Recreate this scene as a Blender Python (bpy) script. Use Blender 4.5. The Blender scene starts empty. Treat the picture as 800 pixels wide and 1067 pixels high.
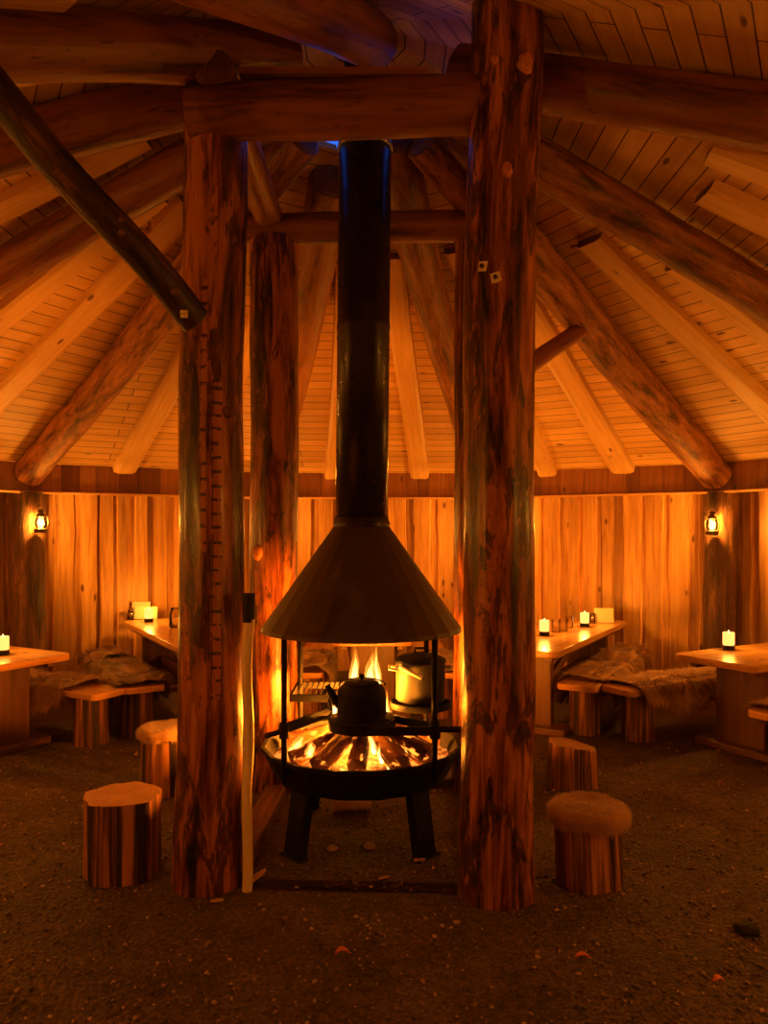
import bpy, math, random
import numpy as np
from mathutils import Vector, Matrix, noise as mnoise

random.seed(7)
PI = math.pi
scene = bpy.context.scene
col = scene.collection

# ------------------------------------------------------------------ camera
EYE = 1.6            # eye height; the horizon stands at pixel row HOR of 1067
HOR = 556.0
FPX = 800.0
cam_d = bpy.data.cameras.new('camera')
cam = bpy.data.objects.new('camera', cam_d)
col.objects.link(cam)
cam.location = (0, 0, EYE)
cam.rotation_euler = (PI / 2, 0, 0)
cam_d.sensor_width = 36
cam_d.lens = 36 * FPX / 1067.0
cam_d.shift_y = (HOR - 533.5) / 1067.0
cam_d.clip_start = 0.02
scene.camera = cam

# ------------------------------------------------------------------ world and exposure
world = bpy.data.worlds.new('dusk_sky')
scene.world = world
world.use_nodes = True
wb = world.node_tree.nodes['Background']
wb.inputs[0].default_value = (0.03, 0.14, 0.85, 1)
wb.inputs[1].default_value = 0.25

vs = scene.view_settings
vs.view_transform = 'Standard'
try:
    vs.look = 'None'
except Exception:
    pass
vs.gamma = 1
vs.use_curve_mapping = False
vs.exposure = 2.25
scene.cycles.sample_clamp_indirect = 4.0
scene.cycles.max_bounces = 8
scene.cycles.transparent_max_bounces = 16

# strengths of the fire, lantern and candle lights
P_FIRE = 190.0
P_LANTERN = 38.0
P_CANDLE = 2.6
C_FIRE = (1.0, 0.25, 0.012)
C_LAMP = (1.0, 0.36, 0.034)

# ------------------------------------------------------------------ layout
CX, CY = -0.10, 4.10          # axis of the hut
NS = 12
RC = 5.05                     # corner radius
AP = RC * math.cos(PI / 12)   # apothem
SLOPE = 0.43
ROOF_APEX = 4.32              # underside of the roof boards, extended to the axis
LOG_APEX = 4.16               # centre line of the rafter logs


def pol(r, deg, z=0.0, v=0.0):
    """r along the direction deg (0 = away from the camera, + = right), v sideways (clockwise)."""
    a = math.radians(deg)
    return Vector((CX + r * math.sin(a) + v * math.cos(a), CY + r * math.cos(a) - v * math.sin(a), z))


def px(x, y, d):
    """point at depth d seen at pixel x, y"""
    return Vector(((x - 400) / FPX * d, d, EYE - (y - HOR) / FPX * d))


# ------------------------------------------------------------------ materials
def new_mat(name):
    m = bpy.data.materials.new(name)
    m.use_nodes = True
    nt = m.node_tree
    b = nt.nodes['Principled BSDF']
    return m, nt, b


def N(nt, t, **kw):
    n = nt.nodes.new(t)
    for k, v in kw.items():
        setattr(n, k, v)
    return n


def L(nt, a, b):
    nt.links.new(a, b)


def ramp(nt, fac, stops):
    r = N(nt, 'ShaderNodeValToRGB')
    e = r.color_ramp.elements
    while len(e) < len(stops):
        e.new(0.5)
    for el, (p, c) in zip(e, stops):
        el.position = p
        el.color = (c[0], c[1], c[2], 1) if len(c) == 3 else c
    L(nt, fac, r.inputs[0])
    return r.outputs[0]


def mixc(nt, fac, a, b, mode='MIX'):
    m = N(nt, 'ShaderNodeMix', data_type='RGBA', blend_type=mode)
    if isinstance(fac, (int, float)):
        m.inputs[0].default_value = fac
    else:
        L(nt, fac, m.inputs[0])
    for v, i in ((a, 6), (b, 7)):
        if isinstance(v, tuple):
            m.inputs[i].default_value = (v[0], v[1], v[2], 1)
        else:
            L(nt, v, m.inputs[i])
    return m.outputs[2]


def math_n(nt, op, a, b=0.0):
    m = N(nt, 'ShaderNodeMath', operation=op)
    for i, v in enumerate((a, b)):
        if isinstance(v, (int, float)):
            m.inputs[i].default_value = v
        else:
            L(nt, v, m.inputs[i])
    return m.outputs[0]


def uvmap(nt, sx, sy, off=(0, 0)):
    u = N(nt, 'ShaderNodeUVMap')
    m = N(nt, 'ShaderNodeMapping')
    m.inputs['Scale'].default_value = (sx, sy, 1)
    m.inputs['Location'].default_value = (off[0], off[1], 0)
    L(nt, u.outputs[0], m.inputs[0])
    return m.outputs[0]


def noise(nt, vec, scale=1.0, detail=4.0, rough=0.6, dist=0.0):
    n = N(nt, 'ShaderNodeTexNoise')
    n.inputs['Scale'].default_value = scale
    n.inputs['Detail'].default_value = detail
    n.inputs['Roughness'].default_value = rough
    n.inputs['Distortion'].default_value = dist
    if vec is not None:
        L(nt, vec, n.inputs['Vector'])
    return n.outputs[0]


def bump(nt, b, h, strength=0.4, dist=0.01):
    n = N(nt, 'ShaderNodeBump')
    n.inputs['Strength'].default_value = strength
    n.inputs['Distance'].default_value = dist
    L(nt, h, n.inputs['Height'])
    L(nt, n.outputs[0], b.inputs['Normal'])


def board_mat(name, light, dark, knot, rough=0.5, knots=True, brick=None, tint=True, grain=(28, 1.6)):
    m, nt, b = new_mat(name)
    g = noise(nt, uvmap(nt, grain[0], grain[1]), 1.0, 5, 0.6, 0.6)
    g2 = noise(nt, uvmap(nt, 5, 0.9, (3.1, 1.7)), 1.0, 3, 0.5)
    c = ramp(nt, g, [(0.30, dark), (0.62, light)])
    c = mixc(nt, ramp(nt, g2, [(0.35, (0, 0, 0)), (0.75, (0.55, 0.55, 0.55))]), c, dark)
    h = g
    if knots:
        v = N(nt, 'ShaderNodeTexVoronoi')
        v.inputs['Scale'].default_value = 1.0
        L(nt, uvmap(nt, 7.0, 2.6), v.inputs['Vector'])
        k = ramp(nt, v.outputs['Distance'], [(0.07, (1, 1, 1)), (0.13, (0, 0, 0))])
        # only some of the cells carry a knot
        sel = ramp(nt, math_n(nt, 'FRACT', math_n(nt, 'MULTIPLY', v.outputs['Color'], 3.7)), [(0.30, (0, 0, 0)), (0.35, (1, 1, 1))])
        kk = math_n(nt, 'MULTIPLY', k, sel)
        c = mixc(nt, kk, c, knot)
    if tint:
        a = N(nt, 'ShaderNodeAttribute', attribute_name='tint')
        c = mixc(nt, 1.0, c, ramp(nt, a.outputs['Fac'], [(0.0, (0.40, 0.31, 0.26)), (0.8, (1.12, 1.08, 1.05)), (0.9, (1.12, 1.08, 1.05)), (1.0, (1.6, 1.75, 2.1))]), 'MULTIPLY')  # last stop: pale edge tone, lightened as if light catches the edge
    if brick:
        t = N(nt, 'ShaderNodeTexBrick')
        t.offset = 0.37
        t.inputs['Scale'].default_value = 1.0
        t.inputs['Brick Width'].default_value = brick[0]
        t.inputs['Row Height'].default_value = brick[1]
        t.inputs['Mortar Size'].default_value = brick[2]
        t.inputs['Mortar Smooth'].default_value = 0.3
        t.inputs['Color1'].default_value = (1, 1, 1, 1)
        t.inputs['Color2'].default_value = (0.80, 0.76, 0.72, 1)
        t.inputs['Mortar'].default_value = (0.10, 0.06, 0.035, 1)
        # rows along u: the grain runs along v, so swap the axes
        u = N(nt, 'ShaderNodeUVMap')
        s = N(nt, 'ShaderNodeSeparateXYZ')
        cmb = N(nt, 'ShaderNodeCombineXYZ')
        L(nt, u.outputs[0], s.inputs[0])
        L(nt, s.outputs[1], cmb.inputs[0])
        L(nt, s.outputs[0], cmb.inputs[1])
        L(nt, cmb.outputs[0], t.inputs['Vector'])
        c = mixc(nt, 1.0, c, t.outputs['Color'], 'MULTIPLY')
        h = math_n(nt, 'SUBTRACT', math_n(nt, 'MULTIPLY', g, 0.3), t.outputs['Fac'])
    L(nt, c, b.inputs['Base Color'])
    b.inputs['Roughness'].default_value = rough
    bump(nt, b, h, 0.35, 0.006)
    return m


def log_mat(name, light, mid, dark, thr=(0.36, 0.5, 0.62), rough=(0.25, 0.6), streak=(9, 0.9), ladder=None, bump_s=0.6, fleck=True, coat=0.0, patch=0.0):
    """peeled log: streaks of inner bark left on amber wood, lacquered"""
    m, nt, b = new_mat(name)
    s1 = noise(nt, uvmap(nt, streak[0], streak[1]), 1.0, 6, 0.62, 0.5)
    s2 = noise(nt, uvmap(nt, streak[0] * 3.1, streak[1] * 3.3, (5.2, 8.1)), 1.0, 4, 0.65, 0.8)
    f = math_n(nt, 'ADD', math_n(nt, 'MULTIPLY', s1, 0.68), math_n(nt, 'MULTIPLY', s2, 0.32))
    c = ramp(nt, f, [(thr[0], dark), (thr[1], mid), (thr[2], light)])
    if fleck:
        s3 = noise(nt, uvmap(nt, 34, 7, (1.2, 3.3)), 1.0, 3, 0.7)
        c = mixc(nt, ramp(nt, s3, [(0.60, (0, 0, 0)), (0.68, (0.7, 0.7, 0.7))]), c, dark)
    if patch:
        # islands of dark inner bark with pale flecks
        p1 = noise(nt, uvmap(nt, 7.5, 1.9, (11, 4)), 1.0, 6, 0.62, 1.2)
        p2 = noise(nt, uvmap(nt, 42, 11, (3, 9)), 1.0, 3, 0.7)
        pc = ramp(nt, p2, [(0.42, tuple(v * 0.9 for v in dark)), (0.58, tuple(v * 0.45 for v in mid)), (0.70, light)])
        c = mixc(nt, ramp(nt, p1, [(0.53, (0, 0, 0)), (0.56, (patch,) * 3)]), c, pc)
    if ladder:
        # a ladder of short burnt ticks cut across the log, one above the other
        u = N(nt, 'ShaderNodeUVMap')
        sp = N(nt, 'ShaderNodeSeparateXYZ')
        L(nt, u.outputs[0], sp.inputs[0])
        w = noise(nt, uvmap(nt, 2, 4.0, (7, 2)), 1.0, 2)
        for (u0, v0, v1, per, hw) in ladder:
            uu = math_n(nt, 'ADD', math_n(nt, 'SUBTRACT', sp.outputs[0], u0), math_n(nt, 'MULTIPLY', math_n(nt, 'SUBTRACT', w, 0.5), 0.03))
            inb = math_n(nt, 'LESS_THAN', math_n(nt, 'ABSOLUTE', uu), hw)
            vv = math_n(nt, 'ADD', sp.outputs[1], math_n(nt, 'MULTIPLY', w, 0.05))
            tick = math_n(nt, 'LESS_THAN', math_n(nt, 'FRACT', math_n(nt, 'DIVIDE', vv, per)), 0.22)
            stem = math_n(nt, 'LESS_THAN', math_n(nt, 'ABSOLUTE', math_n(nt, 'SUBTRACT', uu, hw * 0.75)), hw * 0.13)
            both = math_n(nt, 'MULTIPLY', math_n(nt, 'MAXIMUM', tick, stem), inb)
            rng = math_n(nt, 'MULTIPLY', math_n(nt, 'GREATER_THAN', sp.outputs[1], v0), math_n(nt, 'LESS_THAN', sp.outputs[1], v1))
            gap = math_n(nt, 'GREATER_THAN', noise(nt, uvmap(nt, 26, 22.0, (2, u0)), 1.0, 3), 0.43)
            fac = math_n(nt, 'MULTIPLY', math_n(nt, 'MULTIPLY', both, rng), gap)
            c = mixc(nt, math_n(nt, 'MULTIPLY', math_n(nt, 'MULTIPLY', inb, rng), 0.7), c, light)
            c = mixc(nt, math_n(nt, 'MULTIPLY', fac, 0.9), c, (0.012, 0.006, 0.003))
    L(nt, c, b.inputs['Base Color'])
    L(nt, ramp(nt, s2, [(0.35, (rough[0],) * 3), (0.7, (rough[1],) * 3)]), b.inputs['Roughness'])
    if coat:
        b.inputs['Coat Weight'].default_value = coat
        b.inputs['Coat Roughness'].default_value = 0.22
    bump(nt, b, f, bump_s, 0.02)
    return m


def endgrain_mat(name, light, dark):
    m, nt, b = new_mat(name)
    u = N(nt, 'ShaderNodeUVMap')
    d = N(nt, 'ShaderNodeVectorMath', operation='LENGTH')
    L(nt, u.outputs[0], d.inputs[0])
    n = noise(nt, uvmap(nt, 9, 9), 1.0, 3)
    w = math_n(nt, 'SINE', math_n(nt, 'ADD', math_n(nt, 'MULTIPLY', d.outputs['Value'], 420.0), math_n(nt, 'MULTIPLY', n, 9.0)))
    c = ramp(nt, math_n(nt, 'ADD', math_n(nt, 'MULTIPLY', w, 0.18), n), [(0.3, dark), (0.7, light)])
    L(nt, c, b.inputs['Base Color'])
    b.inputs['Roughness'].default_value = 0.6
    bump(nt, b, w, 0.15, 0.003)
    return m


def metal_mat(name, color, rough, metallic=0.0, bump_s=0.05):
    m, nt, b = new_mat(name)
    tc = N(nt, 'ShaderNodeTexCoord')
    n = noise(nt, tc.outputs['Object'], 14, 4)
    L(nt, mixc(nt, n, tuple(c * 0.7 for c in color), tuple(c * 1.3 for c in color)), b.inputs['Base Color'])
    L(nt, ramp(nt, n, [(0.3, (rough * 0.8,) * 3), (0.7, (min(1, rough * 1.25),) * 3)]), b.inputs['Roughness'])
    b.inputs['Metallic'].default_value = metallic
    if color[0] < 0.01:
        b.inputs['Specular IOR Level'].default_value = 0.25
    bump(nt, b, n, bump_s, 0.004)
    return m


def emit_mat(name, color, strength):
    m = bpy.data.materials.new(name)
    m.use_nodes = True
    nt = m.node_tree
    nt.nodes.remove(nt.nodes['Principled BSDF'])
    e = N(nt, 'ShaderNodeEmission')
    e.inputs[0].default_value = (*color, 1)
    e.inputs[1].default_value = strength
    L(nt, e.outputs[0], nt.nodes['Material Output'].inputs[0])
    return m


def flame_mat(name, lo, hi, s_lo, s_hi, a0, a1):
    m = bpy.data.materials.new(name)
    m.use_nodes = True
    nt = m.node_tree
    nt.nodes.remove(nt.nodes['Principled BSDF'])
    u = N(nt, 'ShaderNodeUVMap')
    s = N(nt, 'ShaderNodeSeparateXYZ')
    L(nt, u.outputs[0], s.inputs[0])
    e = N(nt, 'ShaderNodeEmission')
    L(nt, ramp(nt, s.outputs[1], [(0.0, lo), (0.9, hi)]), e.inputs[0])
    L(nt, ramp(nt, s.outputs[1], [(0.0, (s_lo / 20,) * 3), (1.0, (s_hi / 20,) * 3)]), math_scale(nt, e))
    t = N(nt, 'ShaderNodeBsdfTransparent')
    mx = N(nt, 'ShaderNodeMixShader')
    tc = N(nt, 'ShaderNodeTexCoord')
    n = noise(nt, tc.outputs['Object'], 16, 2)
    al = math_n(nt, 'ADD', ramp(nt, s.outputs[1], [(0.0, (a0,) * 3), (1.0, (a1,) * 3)]), math_n(nt, 'MULTIPLY', math_n(nt, 'SUBTRACT', n, 0.5), 0.7))
    al = math_n(nt, 'MINIMUM', math_n(nt, 'MAXIMUM', al, 0.0), 1.0)
    L(nt, al, mx.inputs[0])
    L(nt, t.outputs[0], mx.inputs[1])
    L(nt, e.outputs[0], mx.inputs[2])
    L(nt, mx.outputs[0], nt.nodes['Material Output'].inputs[0])
    return m


def math_scale(nt, e):
    m = N(nt, 'ShaderNodeMath', operation='MULTIPLY')
    m.inputs[1].default_value = 20.0
    L(nt, m.outputs[0], e.inputs[1])
    return m.inputs[0]


def fur_mat(name, a, c_, dark):
    m, nt, b = new_mat(name)
    n1 = noise(nt, uvmap(nt, 3.2, 3.2), 1.0, 3)
    n2 = noise(nt, uvmap(nt, 40, 12), 1.0, 3)
    c = ramp(nt, n1, [(0.32, dark), (0.48, a), (0.66, c_)])
    c = mixc(nt, 0.45, c, mixc(nt, n2, dark, c_))
    L(nt, c, b.inputs['Base Color'])
    b.inputs['Roughness'].default_value = 0.85
    b.inputs['Sheen Weight'].default_value = 0.3
    bump(nt, b, n2, 0.5, 0.01)
    return m


def glass_mat(name, tint=(1, 1, 1)):
    """thin clear glass: see-through with a fresnel reflection"""
    m = bpy.data.materials.new(name)
    m.use_nodes = True
    nt = m.node_tree
    nt.nodes.remove(nt.nodes['Principled BSDF'])
    f = N(nt, 'ShaderNodeFresnel')
    f.inputs['IOR'].default_value = 1.45
    t = N(nt, 'ShaderNodeBsdfTransparent')
    t.inputs[0].default_value = (*tint, 1)
    g_ = N(nt, 'ShaderNodeBsdfGlossy')
    g_.inputs['Roughness'].default_value = 0.04
    mx = N(nt, 'ShaderNodeMixShader')
    L(nt, f.outputs[0], mx.inputs[0])
    L(nt, t.outputs[0], mx.inputs[1])
    L(nt, g_.outputs[0], mx.inputs[2])
    L(nt, mx.outputs[0], nt.nodes['Material Output'].inputs[0])
    return m


M = {}
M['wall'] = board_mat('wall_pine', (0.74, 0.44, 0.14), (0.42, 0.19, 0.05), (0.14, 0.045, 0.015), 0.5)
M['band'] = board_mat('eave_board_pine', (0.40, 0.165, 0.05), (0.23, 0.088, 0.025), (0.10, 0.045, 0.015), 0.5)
M['roof'] = board_mat('roof_board_pine', (0.86, 0.56, 0.20), (0.66, 0.38, 0.11), (0.16, 0.06, 0.02), 0.55, True, (3.6, 0.115, 0.0045), False)
M['plank'] = board_mat('sawn_rafter_pine', (0.78, 0.50, 0.18), (0.62, 0.36, 0.11), (0.2, 0.08, 0.03), 0.5, True, None, False)
M['rail'] = board_mat('rail_pine', (0.72, 0.42, 0.16), (0.55, 0.28, 0.09), (0.2, 0.08, 0.03), 0.5, False, None, False)
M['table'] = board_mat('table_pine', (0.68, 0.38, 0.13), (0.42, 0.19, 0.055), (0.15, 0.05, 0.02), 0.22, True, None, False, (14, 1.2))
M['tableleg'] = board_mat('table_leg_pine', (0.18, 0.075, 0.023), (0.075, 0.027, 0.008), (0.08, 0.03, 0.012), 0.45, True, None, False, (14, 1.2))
M['post'] = log_mat('lacquered_log', (0.50, 0.185, 0.052), (0.17, 0.044, 0.011), (0.012, 0.0045, 0.002), (0.41, 0.49, 0.58), (0.22, 0.55), (9, 0.8), coat=0.3, patch=0.9)
M['post_ladder'] = log_mat('lacquered_log_marked', (0.50, 0.185, 0.052), (0.17, 0.044, 0.011), (0.012, 0.0045, 0.002), (0.41, 0.49, 0.58), (0.24, 0.55), (9, 0.8),
                           ladder=[(0.650, 0.9, 2.3, 0.062, 0.024), (0.712, 1.55, 2.75, 0.07, 0.016)], coat=0.3, patch=0.85)
M['beam'] = log_mat('ring_beam_log', (0.34, 0.13, 0.038), (0.21, 0.07, 0.019), (0.04, 0.014, 0.006), (0.36, 0.48, 0.64), (0.3, 0.6), (7, 0.9))
M['rafter'] = log_mat('rafter_log', (0.46, 0.21, 0.07), (0.24, 0.09, 0.028), (0.05, 0.02, 0.01), (0.38, 0.50, 0.66), (0.35, 0.7), (12, 2.2))
M['rafter_ladder'] = log_mat('rafter_log_marked', (0.46, 0.21, 0.07), (0.30, 0.12, 0.036), (0.05, 0.02, 0.01), (0.32, 0.47, 0.66), (0.35, 0.7), (10, 1.6),
                             ladder=[(0.62, 0.6, 2.4, 0.05, 0.045)])
M['bark'] = log_mat('bark_log', (0.66, 0.31, 0.10), (0.40, 0.16, 0.045), (0.10, 0.038, 0.013), (0.40, 0.52, 0.66), (0.45, 0.8), (13, 2.4), bump_s=1.0)
M['wallbark'] = log_mat('wall_post_bark', (0.30, 0.14, 0.05), (0.13, 0.052, 0.018), (0.03, 0.013, 0.007), (0.40, 0.52, 0.64), (0.45, 0.8), (11, 1.4), bump_s=1.0)
M['darkbark'] = log_mat('dark_bark_log', (0.26, 0.115, 0.042), (0.055, 0.023, 0.010), (0.012, 0.006, 0.004), (0.42, 0.53, 0.66), (0.3, 0.6), (12, 2.0), bump_s=0.9)
M['stump'] = log_mat('stump_side', (0.48, 0.21, 0.066), (0.17, 0.06, 0.018), (0.022, 0.009, 0.005), (0.44, 0.50, 0.56), (0.5, 0.8), (13, 0.35), fleck=False, bump_s=0.8)
M['endgrain'] = endgrain_mat('cut_log_end', (0.40, 0.19, 0.062), (0.24, 0.10, 0.03))
M['darkend'] = endgrain_mat('weathered_log_end', (0.22, 0.10, 0.04), (0.09, 0.04, 0.018))
M['knot'] = endgrain_mat('sawn_knot', (0.75, 0.30, 0.085), (0.34, 0.11, 0.03))
M['hood'] = metal_mat('dark_painted_steel', (0.075, 0.056, 0.034), 0.5)
M['pipe'] = metal_mat('black_enamel_pipe', (0.020, 0.017, 0.013), 0.30)
M['iron'] = metal_mat('black_iron', (0.006, 0.0045, 0.0035), 0.7, 0.0, 0.25)
M['ring'] = metal_mat('grey_steel_ring', (0.35, 0.36, 0.40), 0.35, 0.8)
M['zinc'] = metal_mat('zinc_washer', (0.95, 0.88, 0.72), 0.5, 0.1)
M['potmetal'] = metal_mat('aged_pot_steel', (0.022, 0.02, 0.012), 0.5, 0.0)
M['lantern'] = metal_mat('lantern_frame', (0.10, 0.07, 0.04), 0.35, 0.7)
M['birch'] = log_mat('peeled_birch', (0.92, 0.80, 0.55), (0.84, 0.68, 0.44), (0.40, 0.28, 0.16), (0.15, 0.35, 0.6), (0.4, 0.7), (10, 1.5), fleck=False, bump_s=0.3)
M['cloth_black'] = metal_mat('black_grip', (0.015, 0.012, 0.01), 0.7)
M['fur_a'] = fur_mat('reindeer_hide_brown', (0.46, 0.23, 0.095), (0.74, 0.44, 0.20), (0.15, 0.065, 0.025))
M['fur_b'] = fur_mat('reindeer_hide_dark', (0.24, 0.115, 0.05), (0.42, 0.22, 0.10), (0.08, 0.036, 0.016))
M['fur_c'] = fur_mat('sheepskin_tan', (0.46, 0.24, 0.10), (0.68, 0.42, 0.19), (0.24, 0.11, 0.04))
M['glow'] = emit_mat('candle_glow', (1.0, 0.36, 0.075), 0.55)
M['lampglow'] = emit_mat('lantern_flame', (1.0, 0.45, 0.11), 2.0)
M['flame_core'] = flame_mat('flame_core', (1.0, 0.62, 0.20), (1.0, 0.42, 0.05), 2.4, 0.9, 0.95, 0.25)
M['flame_outer'] = flame_mat('flame_outer', (1.0, 0.40, 0.05), (1.0, 0.20, 0.012), 0.75, 0.35, 0.62, 0.15)
M['glass'] = glass_mat('clear_glass', (0.93, 0.91, 0.86))
M['paper'] = board_mat('card_paper', (0.75, 0.62, 0.42), (0.66, 0.52, 0.33), (0.5, 0.3, 0.15), 0.7, False, None, False)
M['leaf'] = metal_mat('dry_leaf', (0.70, 0.20, 0.04), 0.6)
M['chip'] = board_mat('wood_chip', (0.62, 0.38, 0.17), (0.45, 0.24, 0.09), (0.2, 0.1, 0.05), 0.7, False, None, False)
M['stone'] = metal_mat('pale_stone', (0.42, 0.28, 0.16), 0.8)
M['coal'] = metal_mat('black_lump', (0.010, 0.007, 0.005), 0.8)


def char_mat():
    """firewood: wood burnt black in patches with glowing cracks"""
    m, nt, b = new_mat('burning_wood')
    n = noise(nt, uvmap(nt, 8, 3), 1.0, 5, 0.6)
    n2 = noise(nt, uvmap(nt, 22, 9), 1.0, 4, 0.6)
    c = ramp(nt, n, [(0.36, (0.015, 0.009, 0.006)), (0.48, (0.20, 0.075, 0.02)), (0.66, (0.36, 0.15, 0.045))])
    L(nt, c, b.inputs['Base Color'])
    b.inputs['Roughness'].default_value = 0.8
    g = ramp(nt, n2, [(0.58, (0, 0, 0)), (0.66, (1, 1, 1))])
    b.inputs['Emission Color'].default_value = (1.0, 0.22, 0.02, 1)
    L(nt, math_n(nt, 'MULTIPLY', g, 0.7), b.inputs['Emission Strength'])
    bump(nt, b, n2, 0.8, 0.02)
    return m


def ember_mat():
    m, nt, b = new_mat('glowing_embers')
    tc = N(nt, 'ShaderNodeTexCoord')
    n = noise(nt, tc.outputs['Object'], 22, 5, 0.7)
    n2 = noise(nt, tc.outputs['Object'], 6, 2, 0.5)
    f = math_n(nt, 'ADD', math_n(nt, 'MULTIPLY', n, 0.65), math_n(nt, 'MULTIPLY', n2, 0.35))
    b.inputs['Base Color'].default_value = (0.02, 0.012, 0.008, 1)
    b.inputs['Roughness'].default_value = 0.9
    L(nt, ramp(nt, f, [(0.42, (0.9, 0.06, 0.004)), (0.60, (1.0, 0.34, 0.04))]), b.inputs['Emission Color'])
    L(nt, ramp(nt, f, [(0.40, (0.02, 0.02, 0.02)), (0.52, (0.5, 0.5, 0.5)), (0.66, (1, 1, 1))]), b.inputs['Emission Strength'])
    e = b.inputs['Emission Strength'].links[0].from_socket
    L(nt, math_n(nt, 'MULTIPLY', e, 0.40), b.inputs['Emission Strength'])
    bump(nt, b, n, 0.8, 0.02)
    return m


def floor_mat():
    m, nt, b = new_mat('gravel_ground')
    tc = N(nt, 'ShaderNodeTexCoord')
    v = N(nt, 'ShaderNodeTexVoronoi')
    v.inputs['Scale'].default_value = 55
    L(nt, tc.outputs['Object'], v.inputs['Vector'])
    n = noise(nt, tc.outputs['Object'], 3.0, 6, 0.65)
    n2 = noise(nt, tc.outputs['Object'], 60, 4, 0.7)
    c = ramp(nt, n, [(0.3, (0.07, 0.045, 0.024)), (0.7, (0.16, 0.105, 0.056))])
    c = mixc(nt, 1.0, c, ramp(nt, n2, [(0.3, (0.45, 0.45, 0.45)), (0.7, (1.3, 1.3, 1.3))]), 'MULTIPLY')
    sep = N(nt, 'ShaderNodeSeparateColor')
    L(nt, v.outputs['Color'], sep.inputs[0])
    c = mixc(nt, 1.0, c, ramp(nt, sep.outputs[0], [(0.0, (0.6, 0.6, 0.6)), (1.0, (1.4, 1.35, 1.3))]), 'MULTIPLY')
    L(nt, c, b.inputs['Base Color'])
    b.inputs['Roughness'].default_value = 0.75
    h = math_n(nt, 'ADD', math_n(nt, 'MULTIPLY', v.outputs['Distance'], -0.8), n2)
    bump(nt, b, h, 0.9, 0.02)
    return m


def gravel_mat():
    m, nt, b = new_mat('gravel_stones')
    g = N(nt, 'ShaderNodeAttribute', attribute_name='tint')
    L(nt, ramp(nt, g.outputs['Fac'], [(0.0, (0.04, 0.026, 0.015)), (0.6, (0.16, 0.10, 0.06)), (1.0, (0.50, 0.34, 0.22))]), b.inputs['Base Color'])
    b.inputs['Roughness'].default_value = 0.6
    return m


M['char'] = char_mat()
M['ember'] = ember_mat()
M['floor'] = floor_mat()
M['gravel'] = gravel_mat()


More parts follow.
